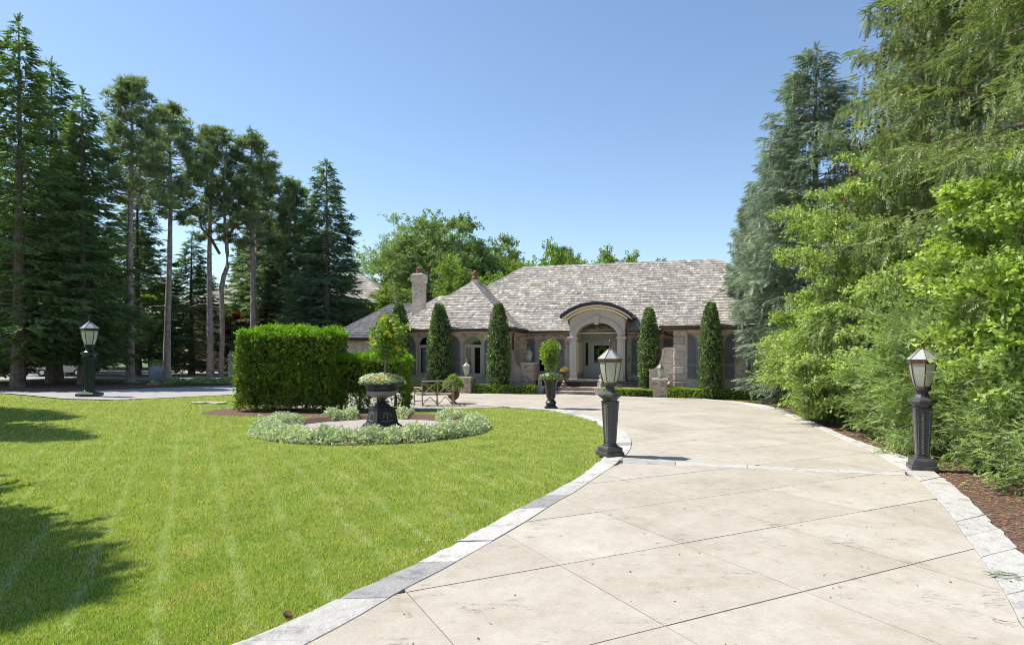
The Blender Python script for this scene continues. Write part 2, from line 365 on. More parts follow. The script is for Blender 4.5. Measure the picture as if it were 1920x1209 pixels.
def slabmat():
    m, t, out = newmat('stamped_concrete'); p = N(t, 'ShaderNodeBsdfPrincipled', Roughness=0.72); p.inputs['Specular IOR Level'].default_value = 0.35
    v = coord(t, 'World')
    oi = t.nodes.new('ShaderNodeObjectInfo')
    c = ramp(t, [(0.3,(0.355,0.312,0.258)),(0.5,(0.41,0.37,0.315)),(0.7,(0.455,0.415,0.36))], noise(t, v, 0.9, 7, 0.65))
    c = mixc(t, 1.0, c, ramp(t, [(0,(0.93,0.92,0.90)),(1,(1.04,1.04,1.04))], oi.outputs['Random']), 'MULTIPLY')
    st = ramp(t, [(0.58,(1,1,1)),(0.67,(0.76,0.71,0.66)),(0.75,(0.55,0.50,0.46))], noise(t, v, 2.3, 9, 0.75)); c = mixc(t, 0.85, c, st, 'MULTIPLY')
    mot = ramp(t, [(0.35,(0.92,0.915,0.90)),(0.6,(1.03,1.03,1.03))], noise(t, v, 6.5, 7, 0.7)); c = mixc(t, 1.0, c, mot, 'MULTIPLY')
    spk = ramp(t, [(0.70,(1,1,1)),(0.76,(0.35,0.32,0.29))], noise(t, v, 17, 3, 0.6)); c = mixc(t, 0.8, c, spk, 'MULTIPLY')
    fine = noise(t, v, 38, 6, 0.7); c = mixc(t, 0.5, c, ramp(t, [(0.3,(0.78,0.76,0.73)),(0.62,(1.12,1.12,1.12))], fine), 'MULTIPLY')
    # thin stamped veins: stretched, distorted ridges
    mp = N(t, 'ShaderNodeMapping'); mp.inputs['Scale'].default_value = (0.8,3.2,1); mp.inputs['Rotation'].default_value = (0,0,0.3); t.links.new(v, mp.inputs[0])
    nn = N(t, 'ShaderNodeTexNoise', Scale=2.4, Detail=8, Roughness=0.62, Distortion=0.6); t.links.new(mp.outputs[0], nn.inputs['Vector'])
    vein = ramp(t, [(0.488,(1,1,1)),(0.5,(0,0,0)),(0.512,(1,1,1))], nn.outputs['Fac'])
    vm = ramp(t, [(0.56,(1,1,1)),(0.68,(0,0,0))], noise(t, v, 1.9, 4)); vein = mixc(t, 1.0, vein, vm, 'LIGHTEN')
    c = mixc(t, 0.6, c, vein, 'MULTIPLY')
    t.links.new(c, p.inputs['Base Color'])
    hh = mixc(t, 0.5, vein, fine); 
    bb = N(t, 'ShaderNodeBump', Strength=0.7, Distance=0.006); t.links.new(hh, bb.inputs['Height']); t.links.new(bb.outputs[0], p.inputs['Normal'])
    t.links.new(p.outputs[0], out.inputs[0]); return m
M['slab'] = slabmat()
def borderstone():
    m, t, out = newmat('pale_border_stone'); p = N(t, 'ShaderNodeBsdfPrincipled', Roughness=0.75)
    v = coord(t, 'World'); oi = t.nodes.new('ShaderNodeObjectInfo')
    c = ramp(t, [(0.0,(0.30,0.295,0.285)),(0.09,(0.38,0.37,0.355)),(0.14,(0.49,0.47,0.44)),(1,(0.58,0.555,0.52))], oi.outputs['Random'])
    st = ramp(t, [(0.36,(0.50,0.49,0.49)),(0.47,(0.93,0.93,0.92)),(0.7,(1.06,1.06,1.06))], noise(t, v, 4.2, 10, 0.78)); c = mixc(t, 0.9, c, st, 'MULTIPLY')
    t.links.new(c, p.inputs['Base Color'])
    t.links.new(bump(t, noise(t, v, 9, 8, 0.7), 0.045), p.inputs['Normal'])
    t.links.new(p.outputs[0], out.inputs[0]); return m
M['border'] = borderstone()
M['joint'] = mat('joint_sand', (0.13,0.10,0.08), (0.08,0.065,0.05), 0.95, 20, kind='World')
M['ground'] = mat('rough_ground', (0.10,0.15,0.035), (0.06,0.085,0.025), 0.95, 0.5, kind='World', bd=0.03, bs=8)
M['mulch'] = mat('brown_mulch', (0.22,0.13,0.085), (0.09,0.052,0.035), 0.95, 18, kind='World', bd=0.05, bs=45)
M['mulchchip'] = islandmat('bark_chips', [(0.08,0.045,0.03),(0.22,0.125,0.08),(0.32,0.20,0.13),(0.14,0.08,0.05)], 0.9, 0.002, 60)
M['gravel'] = mat('grey_gravel', (0.52,0.47,0.42), (0.22,0.19,0.17), 0.9, 40, kind='World', bd=0.03, bs=60)
M['gravelstone'] = islandmat('gravel_stones', [(0.22,0.2,0.18),(0.45,0.42,0.38),(0.62,0.58,0.54),(0.34,0.31,0.28)], 0.8, 0.001, 80)
M['asphalt'] = mat('pale_drive_paving', (0.36,0.34,0.32), (0.26,0.25,0.24), 0.85, 1.5, kind='World', bd=0.004, bs=50)
# ------------------------------------------------------------------ ground
def sheet(name, poly, z, m, parent=None, kind='structure'):
    b = bmesh.new(); vs = [b.verts.new((p[0], p[1], z)) for p in poly]
    f = b.faces.new(vs); f.normal_update()
    if f.normal.z < 0: f.normal_flip()
    bmesh.ops.triangulate(b, faces=[f])
    me = bpy.data.meshes.new(name); b.to_mesh(me); b.free(); me.materials.append(m)
    o = link(bpy.data.objects.new(name, me), parent)
    if kind: o['kind'] = kind
    return o
def inpoly(P, poly):
    x, y = P[:, 0], P[:, 1]; ins = np.zeros(len(P), bool); n = len(poly)
    for i in range(n):
        x0, y0 = poly[i]; x1, y1 = poly[(i+1) % n]
        c = ((y0 > y) != (y1 > y)) & (x < (x1-x0)*(y-y0)/((y1-y0) or 1e-9)+x0)
        ins ^= c
    return ins
def clip(poly, a, b):              # keep the side to the left of a->b
    out = []; n = len(poly)
    def sd_(p): return (b[0]-a[0])*(p[1]-a[1])-(b[1]-a[1])*(p[0]-a[0])
    for i in range(n):
        p, q = poly[i], poly[(i+1) % n]; sp, sq = sd_(p), sd_(q)
        if sp >= 0: out.append(p)
        if (sp >= 0) != (sq >= 0):
            t_ = sp/(sp-sq); out.append((p[0]+(q[0]-p[0])*t_, p[1]+(q[1]-p[1])*t_))
    return out
def area(p): return 0.5*sum(p[i][0]*p[(i+1) % len(p)][1]-p[(i+1) % len(p)][0]*p[i][1] for i in range(len(p)))
def clean(p, e=0.004):
    o = []
    for q in p:
        if not o or (q[0]-o[-1][0])**2+(q[1]-o[-1][1])**2 > e*e: o.append(q)
    if len(o) > 1 and (o[0][0]-o[-1][0])**2+(o[0][1]-o[-1][1])**2 <= e*e: o.pop()
    return o
def spline(pts, n=4):
    """Catmull-Rom through the points"""
    P = [Vector((p[0], p[1])) for p in pts]; P = [P[0]*2-P[1]]+P+[P[-1]*2-P[-2]]; out = []
    for i in range(1, len(P)-2):
        for k in range(n):
            t_ = k/n; a, b, c, d = P[i-1], P[i], P[i+1], P[i+2]
            q = 0.5*((2*b)+(c-a)*t_+(2*a-5*b+4*c-d)*t_*t_+(3*b-a-3*c+d)*t_**3); out.append((q.x, q.y))
    out.append((P[-2].x, P[-2].y)); return out

left_in = [(0.2-1.9, 3.75)]+[G(*p) for p in [(587,1209),(673,1162),(755.6,1113),(830.6,1074),(889,1040),(941,1010),(994,978),(1042.5,946),(1076,927.5),(1117.5,899),(1150,877)]]
left_out = [(-2.3, 3.85)]+[G(*p) for p in [(480,1199),(600,1147),(649,1122.5),(705,1098),(772,1066),(836,1032.5),(877.5,1010),(930,982),(971,957.5),(1005,941),(1031,927.5),(1084,899),(1110,878)]]
bulge_in = [G(*p) for p in [(1150,877),(1164.6,864),(1176,854),(1183,842),(1184.5,831),(1180,819.5),(1168,808),(1152,798),(1132,790),(1102,781),(1079,774),(1044,768.5),(1005,765.5),(960,764)]]
bulge_out = [G(*p) for p in [(1110,878),(1124,868),(1133,856),(1138,842),(1139,829),(1137,816),(1133,805),(1122,795),(1110,789),(1079,780),(1055,775),(1032.6,770.5),(986,767),(950,766)]]
right_in = [G(*p) for p in [(1317,749.5),(1384,757),(1436,769),(1487,785),(1547,811),(1594,832.6),(1642,854),(1673,872),(1706,891.5),(1734,915),(1758,941),(1785.5,974.6),(1809,1010),(1833,1042),(1857,1077.5),(1880.5,1113),(1904,1157),(1920,1186)]]+[(3.35, 3.7)]
right_out = [G(*p) for p in [(1317,748.5),(1384,754.6),(1436,761.5),(1475.5,773),(1535,797),(1594,823),(1654,844.5),(1705,862),(1762,895),(1793.5,919),(1833,955),(1872.6,998),(1920,1046)]]+[(4.55,5.0),(4.15, 3.9)]
left_in = spline(left_in); left_out = spline(left_out); bulge_in = spline(bulge_in); bulge_out = spline(bulge_out)
right_in = spline(right_in); right_out = spline(right_out)
def at_v(px, v, TH=R(16.5)):
    """ground point on the line v metres behind the left wing's front wall"""
    a = (px-960)/FPX; cu, su = math.cos(TH), math.sin(TH); t_ = (v-2.51*su+33*cu)/(a*su+cu); return (a*t_, t_)
front_line = [G(1060,741), at_v(1000,-1.5), at_v(900,-1.5), at_v(830,-1.5), at_v(765,-1.5)]
far_edge = [G(1248,748.5), G(1165,745)] + front_line + [(-9.5, 35.0), (-13, 37.5)]
path_up = [(-17.4,39.4), (-20.4,36.9), (-22.8,33.7), (-24.8,32.6), (-30,35.5), (-40,41)]
path_lo = [(-40,37.5), (-30,34.0), (-26.6,32.4), (-24.2,31.0), (-19.9,28.0), (-17.4,27.4), (-16,28.3), (-13.8,30.6), (-10,31.5)]
inner_far = [(-7,29.5), (-4.3,26.8), (-2.2,24.6), (0,23.3)]

ground = sheet('ground', [(-900,-60),(900,-60),(900,1500),(-900,1500)], -0.03, M['ground'])
# island lawn, ringed by the drive
island = left_out + bulge_out + [G(960,764.5)] + [(-1.9,23.6), (-4.0,25.0), (-6,27), (-10,30.8)] + [(p[0], p[1]-0.35) for p in path_lo[:-1][::-1]] + [(-40,3.0), (-2.4,3.0)]
lawn = sheet('lawn', island, 0.0, M['lawn'])
whole = left_in + bulge_in[1:] + [(-1.2,23.9), (-2.4,24.7), (-4.5,26.9), (-7,29.5), (-10,31.5)] + [(-13,37.5)] + far_edge[::-1][1:] + right_in
driveway = sheet('driveway', whole, 0.003, M['joint'])
path = sheet('path', [(-10,31.4)]+path_lo[:-1][::-1]+path_up[::-1]+[(-13,37.7)], 0.007, M['asphalt'])
gravel = sheet('gravel_court', [(-0.3,23.55),(-1.2,24.1),(-2.4,24.9),(-4.4,27.0),(-6.9,29.3),(-10,30.9),(-10.5,25),(-7,22.5),(-5,21.9),(-2.5,22.6)], 0.012, M['gravel'])
bed_r = [(p[0]+0.02, p[1]) for p in right_out] + [(12,3.5), (22,16), (24,30), (12,29.5), (9.0,27.9)]
mulch_r = sheet('mulch_bed', bed_r, 0.004, M['mulch'])
mulch_l = sheet('mulch_bed', [(-13.5,37.4)]+path_up+[(-44,48),(-28,43.5),(-21,43.5),(-15,42.2)], 0.006, M['mulch'])
hedge_mulch = sheet('mulch_bed', [(-10.6,22.5),(-10.4,21.0),(-9.3,20.3),(-7.5,20.2),(-5,20.4),(-3.3,21.2),(-3.2,23.4),(-6,24.6),(-9.6,24.2)], 0.006, M['mulch'])
grass_r = sheet('grass_verge', [(p[0]+0.0, p[1]+0.0) for p in right_out[:14]]+[(9.9,25.4),(10.6,26.6),(7.0,28.0),(6.6,28.3)], 0.009, M['lawn'])
neighbour_drive = sheet('road', [(-90,50),(-30,48),(-22,47),(-14,49),(-10,58),(-22,72),(-60,78),(-90,78)], 0.0, M['asphalt'])
border_bed = sheet('planting_bed', [(6.6,28.35),(10.6,26.7),(20,27),(20,34),(3,36),(-12,40),(-13.2,37.7),(-9.5,35.7),(-5.6,34.4),(-3.6,33.2),(2.5,31.8),(4.9,29.2)], -0.012, M['mulch'])

# slabs of stamped concrete laid diagonally
DA = (0.8919, 0.4523); DB = (-0.4523, 0.8919); P0 = (1.758, 6.55); SP = 1.475
gapA, gapB = 0.0065, 0.0045
band_lo = [G(1168,871.5), G(1362,879), G(1532,887), G(1700,895)]
band_up = [G(1167,864.5), G(1286,868.5), G(1362,873), G(1532,881.5), G(1697,889.5)]
iL = min(range(len(left_in)), key=lambda i: abs(left_in[i][0]-G(1150,877)[0])+abs(left_in[i][1]-G(1150,877)[1]))
rs = [p for p in right_in if p[1] < 10.30]
rf = [p for p in right_in if p[1] > 10.52]
near_poly = clean(left_in[:iL+1] + band_lo + rs)
far_poly = clean(bulge_in[3:] + [(-1.2,23.9),(-2.4,24.7),(-4.5,26.9),(-7,29.5),(-7.5,34.9)] + far_edge[:-2][::-1] + rf + band_up[::-1])
def slabs(poly, tag_):
    n = 0
    for i in range(-16, 22):
        for j in range(-16, 24):
            def c(a, b): return (P0[0]+DA[0]*a+DB[0]*b, P0[1]+DA[1]*a+DB[1]*b)
            a0, a1 = i*SP+gapB, (i+1)*SP-gapB; b0, b1 = j*SP+gapA, (j+1)*SP-gapA
            q = [c(a0,b0), c(a1,b0), c(a1,b1), c(a0,b1)]
            r = poly
            for k in range(4):
                r = clip(r, q[k], q[(k+1) % 4])
                if len(r) < 3: break
            if len(r) < 3: continue
            r = clean(r)
            if len(r) < 3 or abs(area(r)) < 0.02: continue
            if area(r) < 0: r = r[::-1]
            z = 0.03+random.uniform(-0.0012, 0.0012)
            MB().prism(r, 0.004, z).build('slab', M['slab'], driveway); n += 1
    return n
if area(near_poly) < 0: near_poly = near_poly[::-1]
if area(far_poly) < 0: far_poly = far_poly[::-1]
ns = slabs(near_poly, 'n')+slabs(far_poly, 'f'); print('slabs', ns)

def resample(pts, n):
    P = np.array(pts); d = np.r_[0, np.cumsum(np.hypot(*np.diff(P, axis=0).T))]
    s = np.linspace(0, d[-1], n); return np.c_[np.interp(s, d, P[:, 0]), np.interp(s, d, P[:, 1])], d[-1]
def stones(a, b, ln, name='border_stone', zt=0.036, wob=0.012):
    L = resample(a, 10)[1]; n = max(2, int(L/ln)); k = 5
    cuts = np.linspace(0, 1, n+1); cuts[1:-1] += np.random.default_rng(3).uniform(-0.22, 0.22, n-1)/n
    A, _ = resample(a, 401); B, _ = resample(b, 401)
    def at(P, s_): x = s_*400; i = min(int(x), 399); f = x-i; return P[i]*(1-f)+P[i+1]*f
    for i in range(n):
        s0 = cuts[i]+0.005/L; s1 = cuts[i+1]-0.005/L
        pa = [at(A, s0+(s1-s0)*q/k) for q in range(k+1)]; pb = [at(B, s0+(s1-s0)*q/k) for q in range(k+1)]
        pb = [p+rng.normal(0, wob, 2) for p in pb]; pa = [p+(q_-p)/np.linalg.norm(q_-p)*0.010 for p, q_ in zip(pa, pb)]
        r = [tuple(p) for p in pa]+[tuple(p) for p in pb[::-1]]
        if area(r) < 0: r = r[::-1]
        MB().prism(r, -0.02, zt+random.uniform(-0.004, 0.005)).build(name, M['border'], driveway, bevel=0.004)
stones(left_in, left_out, 0.78)
stones(bulge_in, bulge_out, 0.62)
stones(right_in[::-1], right_out[::-1], 0.85)
stones(band_lo, band_up, 0.95, 'band_stone', 0.033, 0.002)
fe = [G(1317,749.5), G(1248,748.5), G(1165,745)] + front_line
stones(fe, [(p[0]+0.12, p[1]+0.34) for p in fe], 0.9)

# ------------------------------------------------------------------ blades, chips, stones
RING_C = np.array([-3.68, 16.85]); RING_R = 3.1
def blades(name, poly, n, ymin, ymax, label, par=None, hs=1.0, pw=1.75):
    u = rng.random(n); e = 1-pw
    Y = (ymin**e+(ymax**e-ymin**e)*u)**(1/e); X = rng.uniform(-1, 1, n)*(0.92*Y+1.2)
    P = np.c_[X, Y]; P = P[inpoly(P, poly)]
    P = P[~inpoly(P, [tuple(v) for v in [(-10.5,22.5),(-10.3,21.1),(-9.3,20.45),(-7.5,20.3),(-5,20.5),(-3.3,21.3),(-3.2,23.4),(-6,24.6)]])]
    P = P[~((np.hypot(P[:,0]-RING_C[0], P[:,1]-RING_C[1]) < RING_R-0.25))]
    n = len(P); w = np.maximum(0.0035, 0.00062*P[:,1])*rng.uniform(0.7, 1.4, n); h = rng.uniform(0.014, 0.036, n)*hs+0.0004*P[:,1]
    th = rng.uniform(0, 2*np.pi, n); la = rng.uniform(0, 2*np.pi, n); lean = rng.uniform(0.1, 0.95, n)*h
    a = np.c_[P[:,0]-np.cos(th)*w, P[:,1]-np.sin(th)*w, np.full(n, 0.0)]; b = np.c_[P[:,0]+np.cos(th)*w, P[:,1]+np.sin(th)*w, np.full(n, 0.0)]
    c = np.c_[P[:,0]+np.cos(la)*lean, P[:,1]+np.sin(la)*lean, h]
    V = np.stack([a, b, c], 1).reshape(-1, 3); F = np.arange(3*n).reshape(-1, 3)
    o = np_obj(name, V, F, M['grass'], par); tag(o, label, 'grass', kind='stuff'); return o
blades('grass', island, 560000, 3.9, 34, 'short mown bright green grass of the sunlit island lawn')
def chips(name, poly, n, m, sz, box, label, cat='mulch'):
    P = np.c_[rng.uniform(box[0], box[1], n), rng.uniform(box[2], box[3], n)]; P = P[inpoly(P, poly)]; n = len(P)
    th = rng.uniform(0, 2*np.pi, n); L = rng.uniform(0.5, 1.3, n)*sz; w = L*rng.uniform(0.25, 0.6, n); zt = rng.uniform(0.2, 0.5, n)*sz
    c, s_ = np.cos(th), np.sin(th); out = []
    for dx, dy, dz in ((-1,-1,0),(1,-1,0.3),(1,1,0),(-1,1,0.3),(0,0,1)):
        out.append(np.c_[P[:,0]+dx*L*c-dy*w*s_, P[:,1]+dx*L*s_+dy*w*c, 0.008+zt*dz])
    V = np.stack(out, 1).reshape(-1, 3)
    F = (np.arange(n)[:, None, None]*5+np.array([(0,1,4),(1,2,4),(2,3,4),(3,0,4)])[None]).reshape(-1, 3)
    return tag(np_obj(name, V, F, m), label, cat, kind='stuff')
chips('bark_chips', bed_r, 26000, M['mulchchip'], 0.032, (4, 11, 5, 27), 'brown bark chips strewn under the conifers right of the drive')
chips('gravel_stones', [(-10.5,25),(-7,22.3),(-5,21.9),(-2.5,22.6),(-0.3,23.55),(-1.2,24.1),(-2.4,24.9),(-4.4,27.0),(-6.9,29.3)], 9000, M['gravelstone'], 0.03, (-10.5, 0, 21.9, 29.5), 'pale gravel around the stick bench', 'gravel')
dbp = [(x, y) for x, y in near_poly]
chips('leaf_litter', dbp, 170, M['mulchchip'], 0.011, (-2, 7, 4, 11.5), 'tiny dry leaf and bark bits scattered over the near drive', 'litter').location.z = 0.026
chips('kerb_litter', right_in + right_out[::-1], 900, M['mulchchip'], 0.013, (3, 10, 4, 26), 'dry bits of bark washed onto the right kerb stones', 'litter').location.z = 0.032
# ------------------------------------------------------------------ foliage tools
def nrm(a): return a/np.maximum(np.linalg.norm(a, axis=-1, keepdims=True), 1e-6)
def scatter(T, pos, fwd, up, scale):
    tv, tf = T; pos = np.asarray(pos, float); n = len(pos)
    f = nrm(np.asarray(fwd, float)); s = nrm(np.cross(f, up)); u = np.cross(s, f)
    sc_ = np.broadcast_to(np.asarray(scale, float), (n,))[:, None, None]
    V = pos[:, None, :]+sc_*(tv[None, :, 0:1]*s[:, None]+tv[None, :, 1:2]*f[:, None]+tv[None, :, 2:3]*u[:, None])
    F = tf[None]+np.arange(n)[:, None, None]*len(tv)
    return V.reshape(-1, 3), F.reshape(-1, 3)
def joinVF(L):
    V = []; F = []; o = 0
    for v, f in L: V.append(v); F.append(f+o); o += len(v)
    return np.concatenate(V), np.concatenate(F)
def jit(n, a): return rng.normal(0, a, (n, 3))
def T_spray(k, w=0.055, ln=0.34, seed=1, fat=1.0):
    g = np.random.default_rng(seed); v = []; f = []
    def tri(a, b, c): n = len(v); v.extend([a, b, c]); f.append((n, n+1, n+2))
    for i in range(k):
        y = 0.04+0.80*i/(k-1); l = ln*(1.0-0.45*i/(k-1))*g.uniform(0.8, 1.15)
        for s in (-1, 1):
            a = R(g.uniform(38, 60)); dz = g.uniform(-0.1, 0.12)
            d = np.array([s*math.sin(a), math.cos(a), dz]); p = np.array([0, y, 0.0])
            q = np.array([0, w*fat, 0.0])
            tri(p-q, p+q, p+d*l)
    tri(np.array([-w*0.7, 0.55, 0]), np.array([w*0.7, 0.55, 0.0]), np.array([0, 1.0, 0.02]))
    tri(np.array([0, 0.0, -w*0.8]), np.array([0, 0.0, w*0.8]), np.array([0, 0.9, 0.0]))
    return np.array(v, float), np.array(f)
def T_tuft(k, w=0.058, seed=1, up=0.35):
    g = np.random.default_rng(seed); v = []; f = []
    for i in range(k):
        d = g.normal(0, 1, 3); d[1] = abs(d[1])*0.7+up; d /= np.linalg.norm(d); L = g.uniform(0.6, 1.0)
        s = np.cross(d, g.normal(0, 1, 3)); s /= np.linalg.norm(s); n = len(v)
        v += [-s*w, s*w, d*L]; f.append((n, n+1, n+2))
    return np.array(v, float), np.array(f)
def T_leaf(k, ln=0.55, w=0.2, seed=1, spread=1.0):
    g = np.random.default_rng(seed); v = []; f = []
    for i in range(k):
        d = g.normal(0, 1, 3)*spread; d[1] += 0.55; d /= np.linalg.norm(d)
        s = np.cross(d, [0, 0, 1])+g.normal(0, 0.35, 3); s -= d*np.dot(s, d); s /= np.linalg.norm(s)
        u = np.cross(s, d); o = g.normal(0, 0.22, 3); L = ln*g.uniform(0.75, 1.2); W = w*g.uniform(0.8, 1.2); n = len(v)
        v += [o, o+d*L*0.45+s*W+u*0.05*L, o+d*L-u*0.10*L, o+d*L*0.45-s*W+u*0.05*L]; f += [(n, n+1, n+2), (n, n+2, n+3)]
    return np.array(v, float), np.array(f)
SPR = [T_spray(5, seed=i) for i in range(3)]; SPRF = [T_spray(4, w=0.11, ln=0.36, seed=i+9) for i in range(3)]
SPRN = [T_spray(8, w=0.036, ln=0.25, seed=i+19) for i in range(3)]
TUF = [T_tuft(10, seed=i) for i in range(3)]
LEF = [T_leaf(5, seed=i) for i in range(3)]; LEFN = [T_leaf(4, 0.6, 0.17, seed=i+5) for i in range(3)]
LEFB = [T_leaf(4, 0.8, 0.36, seed=i+15) for i in range(3)]
def multi(Ts, pos, fwd, up, scale):
    n = len(pos); k = rng.integers(0, len(Ts), n); sc_ = np.broadcast_to(scale, (n,)); L = []
    up = np.broadcast_to(up, (n, 3))
    for i, T in enumerate(Ts):
        q = k == i
        if q.any(): L.append(scatter(T, pos[q], fwd[q], up[q], sc_[q]))
    return joinVF(L)

def spruce(h, r, zb=0.5, dens=12, size=0.5, step=0.42, per=6, p=0.85, droop=0.35, rise=0.15, hang=0.25, T=None, seed=1, trunk_r=None, hanging=0.0, base_len=0.10, half=None):
    """conifer: whorls of drooping branches dressed with sprays; returns crown VF and trunk builder"""
    global rng
    keep = rng; rng = np.random.default_rng(seed); T = T or SPRF
    trunk_r = trunk_r or h*0.014+0.05
    mb = MB(); bend = rng.normal(0, 0.004*h, 2)
    def tp(z): q = z/h; return np.array([bend[0]*math.sin(3*q), bend[1]*math.sin(2.4*q), z])
    zs = np.linspace(-0.1, h, 14); mb.tube([tp(z) for z in zs], [max(0.012, trunk_r*(1-z/h)**0.8*(1.25 if z < 0.3 else 1)) for z in zs], 9)
    P = []; Fw = []; S = []; z = zb; ph = 0
    while z < h*0.985:
        q = z/h; L0 = r*(1-q)**p*min(1.0, 0.62+(z-zb)/(base_len*h+0.01)*0.38)+0.10
        for k in range(per):
            ph += 2.399+rng.normal(0, 0.25); zz = z+rng.uniform(-0.5, 0.5)*step
            L = L0*rng.uniform(0.62, 1.16); 
            if rng.random() < 0.06: L *= 0.5
            d = np.array([math.cos(ph), math.sin(ph), 0.0]); sd_ = np.array([-d[1], d[0], 0.0])
            if half is not None and np.dot(d, half) < -0.35 and rng.random() < 0.6: continue
            dr = droop*(0.35+0.9*(1-q))*rng.uniform(0.7, 1.3); ri = rise+0.55*q*q
            o = tp(zz)
            def bp(t_): t_ = np.asarray(t_)[..., None]; return o+d*(L*t_)+np.array([0, 0, 1])*(L*(ri*t_-dr*2*t_**2+dr*1.15*t_**3))
            if L > 0.7 and rng.random() < 0.75:
                tt = [0, 0.33, 0.66, 0.95]; mb.tube([tuple(bp(x)) for x in tt], [trunk_r*0.16*(1-q)+0.012, trunk_r*0.1*(1-q)+0.01, 0.009, 0.005], 3)
            n = max(3, int(L*dens)); t_ = rng.uniform(0.12, 1, n)**0.8
            l2 = (0.42*L*(1-t_)*1.25+0.16*min(1, L)); s = rng.uniform(-1, 1, n)*l2
            pos = bp(t_)+sd_*s[:, None]+d*(np.abs(s)*0.55)[:, None]; pos[:, 2] -= hang*np.abs(s)*rng.uniform(0.3, 1.2, n)
            fw = d*0.9+sd_*(np.sign(s)*rng.uniform(0.2, 1.0, n))[:, None]+np.array([0, 0, 1])*(rng.uniform(-0.45, 0.15, n)-hang*0.4)[:, None]
            if hanging:
                hm = rng.random(n) < hanging; fw[hm] = fw[hm]*0.25+np.array([0, 0, -1.0]); pos[hm, 2] -= rng.uniform(0, 0.25, hm.sum())
            P.append(pos); Fw.append(fw+rng.normal(0, 0.14, (n, 3))); S.append(size*rng.uniform(0.65, 1.2, n)*(0.75+0.25*min(1, L)))
        z += step*(1.0-0.35*q)
    n = 10; P.append(np.c_[rng.normal(0, .03, n), rng.normal(0, .03, n), h-rng.uniform(0, 0.6, n)]+tp(h)*[1,1,0]); Fw.append(np.c_[rng.normal(0, .35, n), rng.normal(0, .35, n), np.ones(n)]); S.append(np.full(n, size*0.8))
    P = np.concatenate(P); Fw = np.concatenate(Fw); S = np.concatenate(S)
    up = np.tile([0, 0, 1.0], (len(P), 1))+rng.normal(0, 0.25, (len(P), 3))
    V, F = multi(T, P, Fw, up, S); rng = keep
    return V, F, mb
def pine(h, cb, r, seed=1, nb=46, size=0.42, lean=(0, 0), fork=False, tuft=24, dead=10, top=0.8):
    """tall pine: bare trunk and an open crown of up-curved limbs ending in tufts"""
    global rng
    keep = rng; rng = np.random.default_rng(seed); mb = MB()
    def tp(z): q = z/h; return np.array([lean[0]*q*h+0.12*math.sin(q*5+seed), lean[1]*q*h+0.1*math.sin(q*4+seed*2), z])
    tr = 0.30; zs = np.linspace(-0.1, h*0.97, 20); mb.tube([tp(z) for z in zs], [max(0.03, tr*(1-0.80*(z/h))*(1.2 if z < 0.3 else 1)*rng.uniform(0.95, 1.05)) for z in zs], 10)
    P = []; Fw = []; S = []
    for i in range(nb):
        q = (i+0.5)/nb; z = cb+(h-cb)*q**0.9; ph = i*2.399+rng.normal(0, 0.3)
        L = r*(0.50+0.6*math.sin(math.pi*min(1, q*0.72+0.22)))*(1-q**2.2*0.72)*rng.uniform(0.5, 1.15)
        d = np.array([math.cos(ph), math.sin(ph), 0]); up_ = rng.uniform(0.15, 0.5)+0.7*q
        o = tp(z)
        if z > h*0.97: o = tp(h*0.97)
        pts = [o, o+d*L*0.4+[0, 0, L*0.05*up_], o+d*L*0.75+[0, 0, L*0.35*up_], o+d*L+[0, 0, L*0.75*up_]]
        mb.tube([tuple(p_) for p_ in pts], [0.06*(1-q)+0.03, 0.045*(1-q)+0.02, 0.025, 0.012], 4)
        nsub = max(2, int(3+L*1.5))
        for s in range(nsub):
            t_ = rng.uniform(0.3, 1.0); c = (pts[1]*(1-t_)+pts[3]*t_) if t_ < .75 else pts[3]; c = c+rng.normal(0, 0.28, 3)*min(1.3, L*0.6)
            n = int(tuft*0.8*rng.uniform(0.6, 1.2)); g = rng.normal(0, 1, (n, 3)); g = nrm(g)*(rng.random((n, 1))**0.5)
            P.append(c+g*[0.42, 0.42, 0.26]); Fw.append(g*0.45+[0, 0, 0.9]+rng.normal(0, 0.25, (n, 3))); S.append(size*rng.uniform(0.6, 1.15, n))
            k = 3; P.append(c+rng.normal(0, .25, (k, 3))*[1,1,.3]+[0,0,0.2]); Fw.append(np.tile([0,0,1.0], (k,1))+rng.normal(0,.12,(k,3))); S.append(np.full(k, size*1.15))
    for i in range(dead):
        z = cb*rng.uniform(0.35, 1.05); ph = rng.uniform(0, 6.28); L = rng.uniform(0.5, 2.0); d = np.array([math.cos(ph), math.sin(ph), 0]); o = tp(z)
        mb.tube([tuple(o), tuple(o+d*L*0.5+[0,0,-0.02*L]), tuple(o+d*L+[0, 0, L*rng.uniform(-0.3, 0.2)])], [0.035, 0.022, 0.008], 4)
    P = np.concatenate(P); Fw = np.concatenate(Fw); S = np.concatenate(S); up = rng.normal(0, 1, (len(P), 3))
    V, F = multi(TUF, P, Fw, up, S); rng = keep
    return V, F, mb
